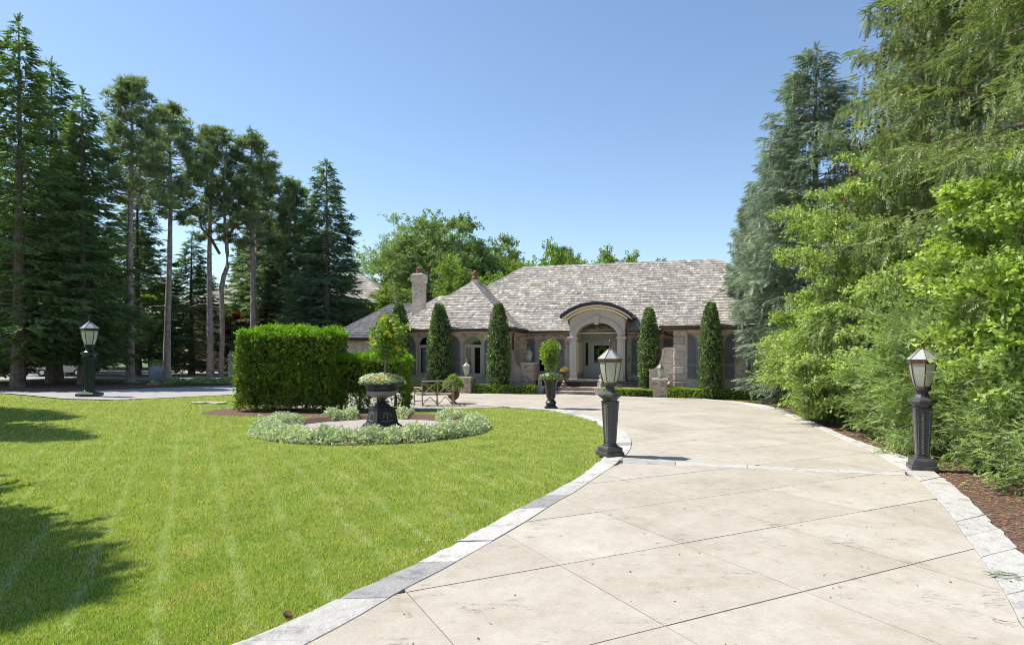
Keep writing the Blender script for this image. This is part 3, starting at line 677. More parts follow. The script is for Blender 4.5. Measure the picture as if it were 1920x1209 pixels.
def leafy(h, r, zb, nclump, per, size, crad=(0.5, 0.9), flat=0.7, seed=1, T=None, trunk_r=0.12, stems=1, ctr=(0, 0), top_pow=1.0, shell=0.45, limbs=True, stem_spread=0.4):
    """broadleaf crown of separate leaf masses on limbs; holes stay open between them"""
    global rng
    keep = rng; rng = np.random.default_rng(seed); T = T or LEF; mb = MB()
    zc = (h+zb)/2; rz = (h-zb)/2; C = []
    while len(C) < nclump:
        g = rng.normal(0, 1, 3); g /= np.linalg.norm(g); q = rng.uniform(shell, 1)**0.6
        c = np.array([ctr[0]+g[0]*r*q, ctr[1]+g[1]*r*q, zc+g[2]*rz*q]); C.append(c)
    P = []; Fw = []; S = []
    for i, c in enumerate(C):
        rc = rng.uniform(*crad); n = int(per*rng.uniform(0.6, 1.3)*(rc/np.mean(crad))**2); kt = 9
        td = nrm(rng.normal(0, 1, (kt, 3))+nrm(c-[ctr[0], ctr[1], zc-rz*0.2])*0.7); td[:, 2] = td[:, 2]*0.8+0.12; w = rng.integers(0, kt, n)
        q = rng.uniform(0.1, 1.0, (n, 1))**0.8*rng.uniform(0.6, 1.25, kt)[w][:, None]; rad = np.array([rc, rc, rc*flat])
        pp = td[w]*q*rad*1.15; pp[:, 2] -= 0.12*rc*q[:, 0]**2; pp += rng.normal(0, 0.13*rc, (n, 3))*[1, 1, flat]
        P.append(c+pp); Fw.append(td[w]*0.8+[0, 0, -0.05]+rng.normal(0, 0.45, (n, 3))); S.append(size*rng.uniform(0.65, 1.25, n))
    st = []
    for k in range(stems):
        a = k*2.4+0.5; sx = stem_spread*(0 if stems == 1 else 1); tz = zb+rz*0.9
        b = np.array([0.35*sx*math.cos(a), 0.35*sx*math.sin(a), -0.05]); t_ = np.array([ctr[0]*0.7+sx*1.6*math.cos(a), ctr[1]*0.7+sx*1.6*math.sin(a), tz])
        pts = [b, b*0.6+t_*0.4+rng.normal(0, 0.04*h/4, 3)*[1,1,0], t_]; st.append(pts)
        mb.tube([tuple(x) for x in pts], [trunk_r, trunk_r*0.7, trunk_r*0.35], 8)
    if limbs:
        for i, c in enumerate(C):
            if rng.random() < 0.7:
                pts = st[i % stems]; f = rng.uniform(0.45, 0.95); o = pts[1]*(1-f)+pts[2]*f
                if c[2] < o[2]: o = pts[0]*0.3+pts[1]*0.7
                m_ = (o+c)/2+rng.normal(0, 0.05*r, 3)+[0, 0, 0.06*r]
                mb.tube([tuple(o), tuple(m_), tuple(c)], [trunk_r*0.3, trunk_r*0.18, trunk_r*0.06], 4)
    P = np.concatenate(P); Fw = np.concatenate(Fw); S = np.concatenate(S); up = np.tile([0, 0, 1.0], (len(P), 1))+rng.normal(0, 0.35, (len(P), 3))
    V, F = multi(T, P, Fw, up, S); rng = keep
    return V, F, mb
def plant(name, label, cat, loc, VF, m, mt=None, group=None, rz=0, crown='crown', trunk='trunk'):
    e = empty(name, (loc[0], loc[1], 0), rz, label, cat, group)
    V, F, mb = VF; np_obj(crown, V, F, m, e)
    if mb is not None and mb.v: mb.build(trunk, mt or M['bark'], e, smooth=True)
    return e
def again(proto, loc, rz, s, label, sz=None, group=None):
    c = copy_tree(proto); c.location = (loc[0], loc[1], 0); c.rotation_euler = (0, 0, rz); c.scale = (s, s, sz or s); c['label'] = label
    if group: c['group'] = group
    return c

# ------------------------------------------------------------------ trees on the left
GL = 'conifers standing left of the lawn'
spA = plant('spruce_tree', 'tall dark spruce with a pointed top, highest at the far left of the row', 'tree', (-29.8, 38.0), spruce(22.3, 5.8, 2.0, 11, 0.64, 0.52, 6, 0.9, 0.26, 0.12, 0.35, seed=11), M['spruce_dark'], group=GL)
spB = plant('spruce_tree', 'blue-green spruce with a narrow pointed top beside the tall pine stems', 'tree', (-16.2, 55.0), spruce(18.8, 5.4, 1.4, 12, 0.64, 0.50, 6, 0.82, 0.26, 0.12, 0.35, seed=23), M['spruce_bluegreen'], group=GL)
again(spB, (-31.4, 43.0), 2.0, 1.05, 'dark spruce with the second pointed top from the left, behind the first', 1.16, GL)
sp2 = again(spA, (-27.9, 41.0), 3.1, 0.80, 'bushy spruce whose drooping branches reach down beside the left lamp post', 0.86, GL)
again(spB, (-37.5, 44.0), 4.0, 1.15, 'spruce cut by the left edge of the picture', 1.0, GL)
again(spB, (-23.0, 62.0), 5.0, 1.0, 'dark spruce standing between the first and second pine stem', 0.80, GL)
again(spA, (-25.5, 66.0), 0.6, 1.0, 'shadowed spruce between the second pine and the forked pine', 0.78, GL)
again(spB, (-27.5, 68.5), 2.2, 1.1, 'spruce behind the forked pine, with sky to its right', 0.95, GL)
again(spA, (-20.0, 62.0), 4.4, 0.85, 'dense spruce rising behind the tall clipped hedge', 0.72, GL)
again(spB, (-17.5, 60.0), 0.9, 0.8, 'spruce filling the gap left of the blue-green pointed spruce', 0.75, GL)
again(spA, (-34.0, 57.0), 5.5, 1.0, 'spruce in the deep shade behind the far cars', 0.8, GL)
again(spA, (-42.0, 60.0), 2.5, 1.0, 'far spruce at the back of the left group', 0.9, GL)
again(spB, (-17.6, 52.0), 3.0, 0.50, 'lower spruce leaning its branches before the neighbour roof', 0.45, GL)
GP = 'tall pines with bare trunks'
PM = M['pine']
plant('pine_tree', 'tall pine with a round top and straight bare trunk, left in the pine row', 'tree', (-26.5, 43.8), pine(20.9, 12.0, 2.4, 3, 46, 0.40, (0.0, 0)), PM, M['barkpine'], GP)
plant('pine_tree', 'second pine from the left, straight trunk beside the stone urn', 'tree', (-27.4, 50.3), pine(21.8, 12.5, 2.6, 5, 48, 0.42, (0.002, 0)), PM, M['barkpine'], GP)
pf = plant('pine_tree', 'pine with a forked crooked trunk and rust-brown broken limb', 'tree', (-25.8, 53.7), pine(21.3, 11.5, 2.8, 8, 46, 0.42, (0.016, 0)), PM, M['barkpine'], GP)
MB().tube([(0.9,0.2,-0.1),(1.05,0.2,4),(0.95,0.2,7.6),(1.15,0.2,8.6),(1.5,0.1,9.4),(1.55,0,10.6),(1.35,0,13),(1.25,0,16),(1.5,0,20)], [0.22,0.2,0.19,0.2,0.18,0.16,0.14,0.1,0.04], 9).build('trunk', M['barkpine'], pf, smooth=True)
MB().tube([(0.9,0.0,10.5),(0.2,-0.1,11.8),(-0.5,-0.2,12.6),(-0.9,-0.2,14)], [0.12,0.13,0.09,0.03], 7).tube([(1.6,0,12),(2.2,0,12.9),(3.2,0,13.2),(4.1,0,12.6)], [0.1,0.1,0.07,0.02], 7).build('broken_limb', M['terradark'], pf, smooth=True)
plant('pine_tree', 'pine leaning slightly right whose pale trunk rises behind the tall hedge', 'tree', (-22.8, 55.0), pine(21.0, 10.5, 2.9, 13, 50, 0.42, (0.012, 0)), PM, M['barkpine'], GP)
plant('pine_tree', 'shortest pine, its crown against the sky at the right end of the pine row', 'tree', (-19.8, 57.0), pine(17.4, 8.5, 2.5, 17, 42, 0.42, (0.008, 0)), PM, M['barkpine'], GP)
plant('pine_tree', 'slim pine between the forked pine and the leaning pine', 'tree', (-24.6, 61.0), pine(20.0, 14.0, 2.4, 21, 30, 0.42, (0.0, 0)), PM, M['barkpine'], GP)
belt = ['second spruce from the left in the far belt', 'leftmost spruce in the far belt', 'spruce in the far belt behind the blue car', 'spruce in the far belt left of the dark saloon car', 'spruce in the far belt right behind the dark saloon car', 'spruce in the far belt between the two middle pines', 'spruce behind the silver car across the neighbour drive', 'spruce behind the blue car across the neighbour drive', 'dark spruce across the neighbour drive at the left edge']
for k, (x, y, s_, z_) in enumerate(((-60, 92, 1.2, .85), (-70, 88, 1.3, .8), (-51, 86, 1.2, .9), (-44, 90, 1.2, .75), (-37, 88, 1.2, .8), (-30, 92, 1.3, .85), (-47, 68, 1.1, 0.85), (-56, 66, 1.1, 0.8), (-64, 72, 1.2, 0.8))):
    again(spB if k % 2 else spA, (x, y), k*1.3, s_, belt[k], z_, 'dark spruces in the belt beyond the neighbour drive')
again(spA, (-36.0, 50.0), 2.7, 0.9, 'spruce whose low branches hang over the silver car', 0.8, GL)
again(spB, (-31.0, 61.0), 3.7, 0.9, 'spruce right of the second pine, hiding the neighbour wall', 0.7, GL)
# trees just left of the frame: their shade lies across the lawn
GS = 'trees at the left border of the lawn'
sh = again(spA, (-19.2, 17.3), 0.4, 0.62, 'broad spruce left of the frame whose shadow crosses the far lawn', 0.64, GS)
again(spB, (-23.8, 22.0), 2.4, 0.75, 'spruce left of the frame shading the lawn before the lamp post', 0.82, GS)
again(spA, (-10.3, 6.9), 1.9, 0.64, 'spruce left of the frame whose shadow falls on the near lawn', 0.47, GS)
again(spB, (-9.3, 4.2), 4.9, 0.62, 'near spruce left of the frame shading the lower lawn corner', 0.40, GS)

# ------------------------------------------------------------------ broadleaf trees behind the house
GB = 'broadleaf trees beyond the house'
bA = plant('broadleaf_tree', 'tall green tree with a rounded double top behind the chimney', 'tree', (-7.0, 62.0), leafy(15.8, 5.0, 2.0, 95, 150, 0.36, (1.1, 2.0), 0.75, 31, LEF, 0.30, 3, shell=0.35, stem_spread=1.2), M['broad_dark'], group=GB)
bB = plant('broadleaf_tree', 'loose pale green tree left of the chimney, sky between its twigs', 'tree', (-16.0, 86.0), leafy(20.6, 5.2, 4.0, 120, 70, 0.36, (1.2, 2.2), 0.8, 37, LEF, 0.2, 3, shell=0.25, stem_spread=1.2), M['broad'], group=GB)
bC = plant('broadleaf_tree', 'bright green rounded tree close behind the left roof', 'tree', (-3.6, 50.0), leafy(9.3, 3.7, 1.2, 64, 140, 0.32, (0.9, 1.6), 0.75, 41, LEF, 0.2, 2, shell=0.4), M['lemon'], group=GB)
again(bC, (2.2, 64.0), 2.0, 1.1, 'green tree whose crown ends where the main ridge begins', 1.38, GB)
again(bC, (5.2, 60.0), 1.0, 0.8, 'low round treetop at the foot of the small pine over the ridge', 1.18, GB)
again(bC, (8.7, 66.0), 3.0, 1.05, 'wide round treetop right of the small pine over the ridge', 1.38, GB)
again(bC, (13.9, 66.0), 4.6, 0.9, 'rightmost small treetop peeping over the long ridge', 1.34, GB)
again(bC, (-10.5, 64.0), 5.1, 1.2, 'bright green tree right of the chimney behind the rear roof', 0.95, GB)
again(bC, (-14.5, 84.0), 0.3, 1.6, 'bright green tree beside the neighbour roof end', 1.5, GB)
again(bA, (-2.3, 68.0), 3.4, 0.9, 'dark green tree at the right end of the tall tree group', 0.92, GB)
again(bB, (-11.0, 82.0), 3.9, 1.0, 'thin pale tree in the middle behind the chimney', 0.94, GB)
plant('pine_tree', 'small bluish pine top showing above the long ridge', 'tree', (5.5, 68.0), pine(13.2, 9.8, 1.3, 29, 18, 0.4), M['blue'], M['barkpine'])
again(spB, (-7.2, 50.0), 1.0, 0.4, 'small dark spruce just right of the chimney', 0.47)

# ------------------------------------------------------------------ trees on the right
GR = 'conifers right of the drive'
HW = np.array([-0.94, -0.34, 0])
blue1 = plant('blue_spruce', 'silvery blue spruce nearest the house with branches down to the verge', 'tree', (12.0, 24.9), spruce(14.2, 4.1, 0.35, 32, 0.43, 0.34, 8, 0.70, 0.36, 0.1, 0.45, T=SPR, seed=51, hanging=0.15, base_len=0.42, half=HW), M['blue'], group=GR)
again(blue1, (12.3, 28.6), 0.25, 0.84, 'second blue spruce with a lower pointed top behind the first', 0.84, GR)
again(blue1, (11.6, 30.6), -0.3, 0.50, 'slim blue-green spruce top standing clear at the left of the group', 0.70, GR)
nor1 = plant('norway_spruce', 'huge cone-bearing spruce with hanging olive twigs, top beyond the frame', 'tree', (12.7, 17.6), spruce(17.5, 4.5, 0.5, 34, 0.38, 0.38, 7, 0.50, 0.30, 0.12, 0.5, T=SPR, seed=61, hanging=0.5, half=HW), M['norway'], group=GR)
again(nor1, (11.2, 12.4), 2.6, 0.95, 'second hanging-twig spruce, filling the upper right corner', 0.95, GR)
again(nor1, (15.6, 21.5), 4.0, 0.9, 'hanging-twig spruce standing between the blue spruce and the huge spruce', 0.93, GR)
again(nor1, (9.9, 8.2), 5.2, 0.72, 'nearest hanging-twig spruce at the right edge of the picture', 0.72, GR)
# cones on the spruce limbs
def cones(proto_h, rr, n, seed, zlo, zhi):
    g = np.random.default_rng(seed); z = g.uniform(zlo, zhi, n); a = g.uniform(2.3, 5.0, n); L = rr*(1-z/proto_h)**0.75*g.uniform(0.8, 1.05, n)
    c = nrm(g.normal(0, 1, (18, 3))); k = g.integers(0, 18, n)
    P = np.c_[np.cos(a)*L, np.sin(a)*L, z-0.15*L]+c[k]*0.0+g.normal(0, 0.15, (n, 3)); 
    return scatter(T_leaf(3, 0.9, 0.16, 3, 0.3), P, np.tile([0, 0, -1.0], (n, 1))+g.normal(0, 0.2, (n, 3)), g.normal(0, 1, (n, 3)), 0.13)
V, F = cones(17.5, 5.0, 650, 5, 6.5, 12.0); n1 = np_obj('cone_cluster', V, F, M['cones'], [o for o in bpy.data.objects if o.name == 'norway_spruce'][0])
# broadleaf understorey, layered
GU = 'light green shrubs in front of the conifers'
dog = plant('dogwood_shrub', 'layered light green shrub at the foot of the blue spruce', 'shrub', (10.8, 20.6), leafy(4.5, 2.2, -0.1, 130, 120, 0.165, (0.55, 0.95), 0.4, 71, LEFN, 0.07, 5, shell=0.5, stem_spread=0.5), M['lime'], group=GU)
again(dog, (10.0, 17.2), 2.2, 0.95, 'layered light green shrub halfway along the right bed', 0.95, GU)
srv = plant('serviceberry_tree', 'yellow-green small tree reaching up between the blue spruce and the big spruce', 'tree', (10.3, 18.3), leafy(7.8, 2.1, 3.2, 90, 125, 0.16, (0.55, 0.95), 0.42, 73, LEFN, 0.08, 3, shell=0.45, stem_spread=0.6), M['lime'], group=GU)
again(dog, (10.5, 14.4), 4.2, 1.0, 'tall light green shrub behind the right lamp post', 1.05, GU)
map1 = plant('maple_tree', 'bright lime maple filling the right edge above the lamp post', 'tree', (8.2, 9.4), leafy(5.3, 1.5, 1.0, 90, 140, 0.105, (0.4, 0.75), 0.7, 77, LEFB, 0.06, 3, shell=0.45, stem_spread=0.4), M['maple'])
# soft low conifers along the bed
yew = plant('low_conifer', 'soft light green conifer sprawling beside the right lamp post', 'shrub', (8.95, 12.7), leafy(3.2, 1.35, -0.2, 120, 115, 0.20, (0.45, 0.8), 0.7, 81, SPR, 0.06, 4, shell=0.35), M['yew'], group='low conifers along the right bed')
again(yew, (9.2, 14.7), 1.0, 0.8, 'low conifer between the lamp post and the layered shrub', 0.62)
again(yew, (9.5, 18.6), 2.0, 0.6, 'low conifer at the foot of the layered shrub', 0.32)
again(yew, (8.25, 9.0), 3.0, 0.92, 'nearest low conifer at the right edge, right of the lamp post', 0.86)
again(yew, (7.6, 7.6), 4.0, 0.72, 'small low conifer at the lower right edge of the picture', 0.62)
again(yew, (9.7, 11.2), 5.0, 1.3, 'tall soft conifer behind the right lamp post', 1.3)
again(yew, (8.95, 10.7), 5.9, 0.85, 'soft conifer just right of the right lamp post', 0.7)
# ------------------------------------------------------------------ the house (its own frame: u right along the front, v into the plot)
TH = R(16.5)
house = empty('house', (-2.51, 33.0, 0), -TH, 'long brick bungalow with grey shingle hip roofs and an arched entrance', 'house')
def HW_(u, v, z=0): c, s = math.cos(TH), math.sin(TH); return (-2.51+u*c+v*s, 33.0-u*s+v*c, z)

def wall(name, m, x0, x1, z0, z1, y, th, holes=(), axis='x', reveal=0.16, parent=house):
    """a wall in the plane y with openings cut through; holes are outlines in (x, z)"""
    b = bmesh.new(); es = []
    def loop(pts, yy):
        vs = [b.verts.new((p[0], yy, p[1])) for p in pts]; ee = [b.edges.new((vs[i], vs[(i+1) % len(vs)])) for i in range(len(vs))]; return vs, ee
    ov, oe = loop([(x0, z0), (x1, z0), (x1, z1), (x0, z1)], y); es += oe; hv = []
    for h in holes:
        v_, e_ = loop(h, y); es += e_; hv.append(v_)
    bmesh.ops.triangle_fill(b, edges=es, use_beauty=True)
    for v_ in hv:
        w = [b.verts.new((p.co.x, y+reveal, p.co.z)) for p in v_]
        for i in range(len(v_)):
            j = (i+1) % len(v_); b.faces.new((v_[i], v_[j], w[j], w[i]))
    w = [b.verts.new((p.co.x, y+th, p.co.z)) for p in ov]
    for i in range(4):
        j = (i+1) % 4; b.faces.new((ov[i], ov[j], w[j], w[i]))
    bmesh.ops.recalc_face_normals(b, faces=b.faces)
    me = bpy.data.meshes.new(name); b.to_mesh(me); b.free(); me.materials.append(m)
    return link(bpy.data.objects.new(name, me), parent)
def arch(x0, x1, z0, zs, rise=None, n=14):
    """opening outline: sill z0, springing zs, rise of the head"""
    c = (x0+x1)/2; a = (x1-x0)/2; rise = a if rise is None else rise
    pts = [(x0, z0), (x1, z0)]
    for i in range(n+1):
        t_ = math.pi*i/n; pts.append((c+a*math.cos(t_), zs+rise*math.sin(t_)))
    return pts
def inset(pts, d):
    P = [Vector(p) for p in pts]; out = []
    n = len(P)
    for i in range(n):
        a, b, c = P[i-1], P[i], P[(i+1) % n]
        e1 = (b-a).normalized(); e2 = (c-b).normalized(); n1 = Vector((-e1.y, e1.x)); n2 = Vector((-e2.y, e2.x))
        m_ = (n1+n2); 
        if m_.length < 1e-6: m_ = n1
        m_.normalize(); k = d/max(0.4, m_.dot(n1)); out.append((b.x+m_.x*k, b.y+m_.y*k))
    return out
def ring(mb, pts, d, y0, y1):
    """frame of width d following an outline, between depths y0 and y1"""
    q = inset(pts, d); n = len(pts)
    vs = [(p[0], y0, p[1]) for p in pts]+[(p[0], y0, p[1]) for p in q]+[(p[0], y1, p[1]) for p in pts]+[(p[0], y1, p[1]) for p in q]
    fs = []
    for i in range(n):
        j = (i+1) % n
        fs += [(i, j, n+j, n+i), (2*n+i, 3*n+i, 3*n+j, 2*n+j), (n+i, n+j, 3*n+j, 3*n+i), (i, 2*n+i, 2*n+j, j)]
    return mb.add(vs, fs)
def arched_window(x0, x1, z0, zs, y, rise=None, curtain=False, full=True):
    o = arch(x0, x1, z0, zs, rise)
    mb = MB(); ring(mb, o, 0.05, y+0.06, y+0.15)
    c = (x0+x1)/2
    mb.box(x0+0.05, x1-0.05, y+0.075, y+0.135, zs-0.03, zs+0.04)
    for s in (-1, 1):
        l, r = (x0+0.05, c-0.012) if s < 0 else (c+0.012, x1-0.05)
        ring(mb, [(l, z0+0.05), (r, z0+0.05), (r, zs-0.032), (l, zs-0.032)], 0.075, y+0.08, y+0.13)
    w = mb.build('window', M['frame'], house, bevel=0.0)
    MB().prism_y(inset(arch(x0+0.03, x1-0.03, z0+0.03, zs, (rise or (x1-x0)/2)-0.03), 0.01), y+0.10, y+0.106).build('pane', M['glass'], w)
    ring(MB(), arch(x0-0.002, x1+0.002, z0, zs, (rise or (x1-x0)/2)), -0.07, y-0.025, y+0.02).build('window_surround', M['frame'], w)
    MB().box(x0-0.12, x1+0.12, y-0.07, y+0.05, z0-0.09, z0-0.004).build('sill', M['stone'], w)
    if curtain:
        m = MB(); n = 9; xs = [x0+0.10+0.22*i/n for i in range(n+1)]
        for i in range(n):
            a, b = y+0.30+0.035*(i % 2), y+0.30+0.035*((i+1) % 2)
            m.add([(xs[i], a, z0), (xs[i+1], b, z0), (xs[i+1], b, zs), (xs[i], a, zs)], [(0,1,2,3)])
        m.build('curtain', M['curtain'], w)
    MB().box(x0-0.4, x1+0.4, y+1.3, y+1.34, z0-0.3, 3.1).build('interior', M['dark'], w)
    return w
def shutter(x0, x1, z0, z1, y, kind='square', drop=0.35):
    """louvred shutter; 'left'/'right' = arched top with its peak at that side"""
    w = x1-x0; pts = [(x0, z0), (x1, z0)]
    if kind == 'square': pts += [(x1, z1), (x0, z1)]
    elif kind == 'left': pts += [(x0+w*math.sin(t_), z1-drop+drop*math.cos(t_)) for t_ in [math.pi/2*(1-i/8) for i in range(9)]]
    else: pts += [(x1-w*math.sin(t_), z1-drop+drop*math.cos(t_)) for t_ in [math.pi/2*(i/8) for i in range(9)]]
    mb = MB(); ring(mb, pts, 0.055, y-0.055, y-0.004)
    zm = z0+(z1-z0)*0.30; mb.box(x0+0.05, x1-0.05, y-0.052, y-0.006, zm-0.035, zm+0.035)
    mb.prism_y(inset(pts, 0.03), y-0.018, y-0.005)
    sh = mb.build('shutter', M['shutter'], house)
    lv = MB(); z = z0+0.08
    while z < z1-0.09:
        if abs(z-zm) > 0.055:
            l, r = x0+0.055, x1-0.055
            if kind != 'square' and z > z1-drop:
                s = math.sqrt(max(0, 1-((z+0.02-(z1-drop))/drop)**2))*w
                if kind == 'left': r = min(r, x0+s-0.05)
                else: l = max(l, x1-s+0.05)
            if r-l > 0.04: lv.add([(l, y-0.046, z-0.004), (r, y-0.046, z-0.004), (r, y-0.02, z+0.032), (l, y-0.02, z+0.032), (l, y-0.052, z+0.004), (r, y-0.052, z+0.004), (r, y-0.026, z+0.040), (l, y-0.026, z+0.040)], [(0,1,2,3),(4,7,6,5),(0,4,5,1),(2,6,7,3)])
        z += 0.047
    tag(lv.build('louvre', M['shutter'], sh), kind='stuff')
    if kind == 'square' or True: MB().box((x0+x1)/2-0.012, (x0+x1)/2+0.012, y-0.058, y-0.040, z0+0.06, zm-0.04).build('tilt_rod', M['shutter'], sh)
    return sh

EAVE = 3.22
BR = M['brick']
# left wing
lw_holes = [arch(-2.62, -1.57, 0.85, 2.43), arch(-0.06, 0.99, 0.85, 2.43)]
wall('wall', BR, -3.8, 2.5, 0, EAVE, 0.0, 0.3, lw_holes)
for a, b, cu in ((-2.62, -1.57, True), (-0.06, 0.99, False)): arched_window(a, b, 0.85, 2.43, 0.0, curtain=cu)
for a, b, k in ((-3.24, -2.75, 'left'), (-1.44, -0.95, 'right'), (-0.68, -0.19, 'left'), (1.12, 1.61, 'right')): shutter(a, b, 0.85, 2.97, 0.0, k, 0.55)
MB().box(2.2, 2.5, 0.3, 1.8, 0, EAVE).build('wall', BR, house)
MB().box(-3.8, -3.5, 0.3, 8.0, 0, EAVE).build('wall', BR, house)
# main wall
wall('wall', BR, 2.5, 5.45, 0, EAVE, 1.8, 0.3, [arch(3.47, 4.43, 0.95, 2.60, 0.2)])
arched_window(3.47, 4.43, 0.95, 2.60, 1.8, 0.2)
MB().box(3.55, 3.98, 2.02, 2.04, 2.05, 2.55).build('window_shade', M['curtain'], house)
shutter(2.93, 3.38, 1.0, 2.80, 1.8); shutter(4.53, 4.98, 1.0, 2.80, 1.8)
wall('wall', BR, 8.25, 11.0, 0, EAVE, 1.8, 0.3, [arch(9.0, 9.95, 0.95, 2.60, 0.2)])
arched_window(9.0, 9.95, 0.95, 2.60, 1.8, 0.2)
shutter(8.46, 8.90, 1.0, 2.80, 1.8); shutter(10.05, 10.52, 1.0, 2.80, 1.8)
# brick soldier courses over the main windows
for a, b in ((2.55, 5.4), (8.3, 10.7)):
    m = MB(); x = a
    while x < b: m.box(x, x+0.066, 1.775, 1.81, 2.90, 3.12); x += 0.075
    tag(m.build('soldier_brick', M['brickpiece'], house), kind='stuff')
for w0, w1 in lw_holes[0][:2], lw_holes[1][:2]:
    c = (w0[0]+w1[0])/2; m = MB()
    for i in range(23):
        a = math.pi*(i+0.5)/23; d = (math.cos(a), math.sin(a)); p = (-d[1], d[0]); r0, r1, hw = 0.605, 0.80, 0.037
        q = [(c+d[0]*r0-p[0]*hw*0.8, 2.43+d[1]*r0-p[1]*hw*0.8), (c+d[0]*r0+p[0]*hw*0.8, 2.43+d[1]*r0+p[1]*hw*0.8), (c+d[0]*r1+p[0]*hw, 2.43+d[1]*r1+p[1]*hw), (c+d[0]*r1-p[0]*hw, 2.43+d[1]*r1-p[1]*hw)]
        m.prism_y(q, -0.015, 0.01)
    tag(m.build('arch_brick', M['brickpiece'], house), kind='stuff')
    MB().prism_y([(c-0.07, 3.04), (c+0.07, 3.04), (c+0.10, 3.21), (c-0.10, 3.21)], -0.045, 0.01).build('keystone', M['stone'], house)
# right wing
rw_holes = [arch(11.80, 12.82, 0.85, 2.40), arch(14.35, 15.40, 0.85, 2.40)]
wall('wall', BR, 10.72, 17.8, 0, EAVE, -0.95, 0.3, rw_holes)
for a, b in ((11.80, 12.82), (14.35, 15.40)): arched_window(a, b, 0.85, 2.40, -0.95)
for a, b, k in ((11.26, 11.73, 'left'), (12.87, 13.34, 'right'), (13.82, 14.29, 'left'), (15.46, 15.93, 'right')): shutter(a, b, 0.85, 2.95, -0.95, k, 0.55)
MB().box(10.72, 11.02, -0.65, 1.8, 0, EAVE).build('wall', BR, house)
MB().box(17.5, 17.8, -0.65, 9.5, 0, EAVE).build('wall', BR, house)
MB().box(-3.5, 17.5, 9.2, 9.5, 0, EAVE).build('wall', BR, house)
MB().box(-3.5, 17.5, 0.35, 9.2, -0.1, 0.62).build('floor', M['dark'], house)
for i in range(9):
    z = 0.05+i*0.345; w = 0.58 if i % 2 == 0 else 0.46
    MB().box(10.69, 10.69+w, -1.0-0.012*(i % 2), -0.93, z, z+0.31).build('quoin', M['quoin'], house, bevel=0.018)
for b_, a_ in ((-0.93, 10.66),):
    for i in range(9):
        z = 0.05+i*0.345; MB().box(a_, 10.74, -0.94, -0.94+(0.28 if i % 2 else 0.45), z, z+0.31).build('quoin', M['quoin'], house, bevel=0.018)

# roofs ---------------------------------------------------------------
def zprof(m, d): return m*d-0.36*m*(1-math.exp(-d/0.8))
def roof_face(A, e, n, W, D, kl, kr, m, z0, parent, mt, cw=0.26, seed=0, wmin=0.11, wmax=0.27, skip=None):
    """one slope: courses of separate shingles on a deck. kl/kr: how much the course shortens per metre inwards"""
    g = random.Random(seed); e = Vector((e[0], e[1], 0)); n = Vector((n[0], n[1], 0)); A = Vector((A[0], A[1], 0))
    def P(a, d, lift=0.0): q = A+e*a+n*d; return (q.x, q.y, z0+zprof(m, d)+lift)
    dk = MB(); nd = 14
    for i in range(nd):
        d0, d1 = D*i/nd, D*(i+1)/nd
        dk.add([P(kl*d0, d0, -0.02), P(W-kr*d0, d0, -0.02), P(W-kr*d1, d1, -0.02), P(kl*d1, d1, -0.02)], [(0,1,2,3)])
    s = MB(); d = -0.04; row = 0; cy = cw/math.sqrt(1+m*m)
    while d < D-0.03:
        d1 = min(D, d+cy*1.25); dr = d; lo, hi = kl*max(dr,0), W-kr*max(dr,0); lo1, hi1 = kl*d1, W-kr*d1
        a = lo-g.uniform(0, 0.2)
        while a < hi:
            w = g.uniform(wmin, wmax); b = a+w; aa, bb = max(a, lo), min(b-0.007, hi)
            if bb-aa > 0.02 and not (skip and skip(aa, d)):
                ta, tb = min(max(a, lo1), hi1), min(max(b-0.007, lo1), hi1)
                if tb-ta < 0.005: tb = ta+0.005
                l0 = 0.042+g.uniform(0, 0.014); dd = d-g.uniform(0, 0.018)
                s.add([P(aa, dd, l0-0.034), P(bb, dd, l0-0.034), P(bb, dd, l0), P(aa, dd, l0), P(tb, d1, 0.006), P(ta, d1, 0.006)],
                      [(3,2,4,5), (0,1,2,3), (0,3,5), (1,4,2)])
            a = b
        d += cy; row += 1
    return dk, s
def roof_set(name, faces, deckname='roof'):
    dk = MB(); sh = MB()
    for k, kw in enumerate(faces):
        a, b = roof_face(parent=None, mt=None, seed=k*7+len(faces), **kw); dk.add(a.v, a.f); sh.add(b.v, b.f)
    r = dk.build('roof', M['roofdeck'], house)
    tag(sh.build('shingle', name, r), kind='stuff'); return r
def caps(roof, mt, lines, w=0.12):
    s = MB()
    for pts in lines:
        pts = [Vector(p) for p in pts]
        for a, b in zip(pts[:-1], pts[1:]):
            L = (b-a).length; n = max(1, int(L/0.22)); t_ = (b-a).normalized(); sd_ = t_.cross(Vector((0,0,1))).normalized(); up = sd_.cross(t_)
            for i in range(n):
                p = a+t_*(L*i/n); q = a+t_*min(L, L*(i+1.25)/n); l0, l1 = 0.075+random.uniform(0, .01), 0.05
                s.add([p-sd_*w-up*-0.0+Vector((0,0,-w*0.45)), p+up*l0, p+sd_*w+Vector((0,0,-w*0.45)), q-sd_*w+Vector((0,0,-w*0.5)), q+up*l1, q+sd_*w+Vector((0,0,-w*0.5))], [(0,3,4,1),(1,4,5,2),(0,1,2)])
    return tag(s.build('ridge_cap', mt, roof), kind='stuff')
def hipline(A, e, n, ke, m, z0, D, n_=10):
    return [(A[0]+e[0]*ke*d+n[0]*d, A[1]+e[1]*ke*d+n[1]*d, z0+zprof(m, d)) for d in [D*i/n_ for i in range(n_+1)]]
SH = M['shingle']
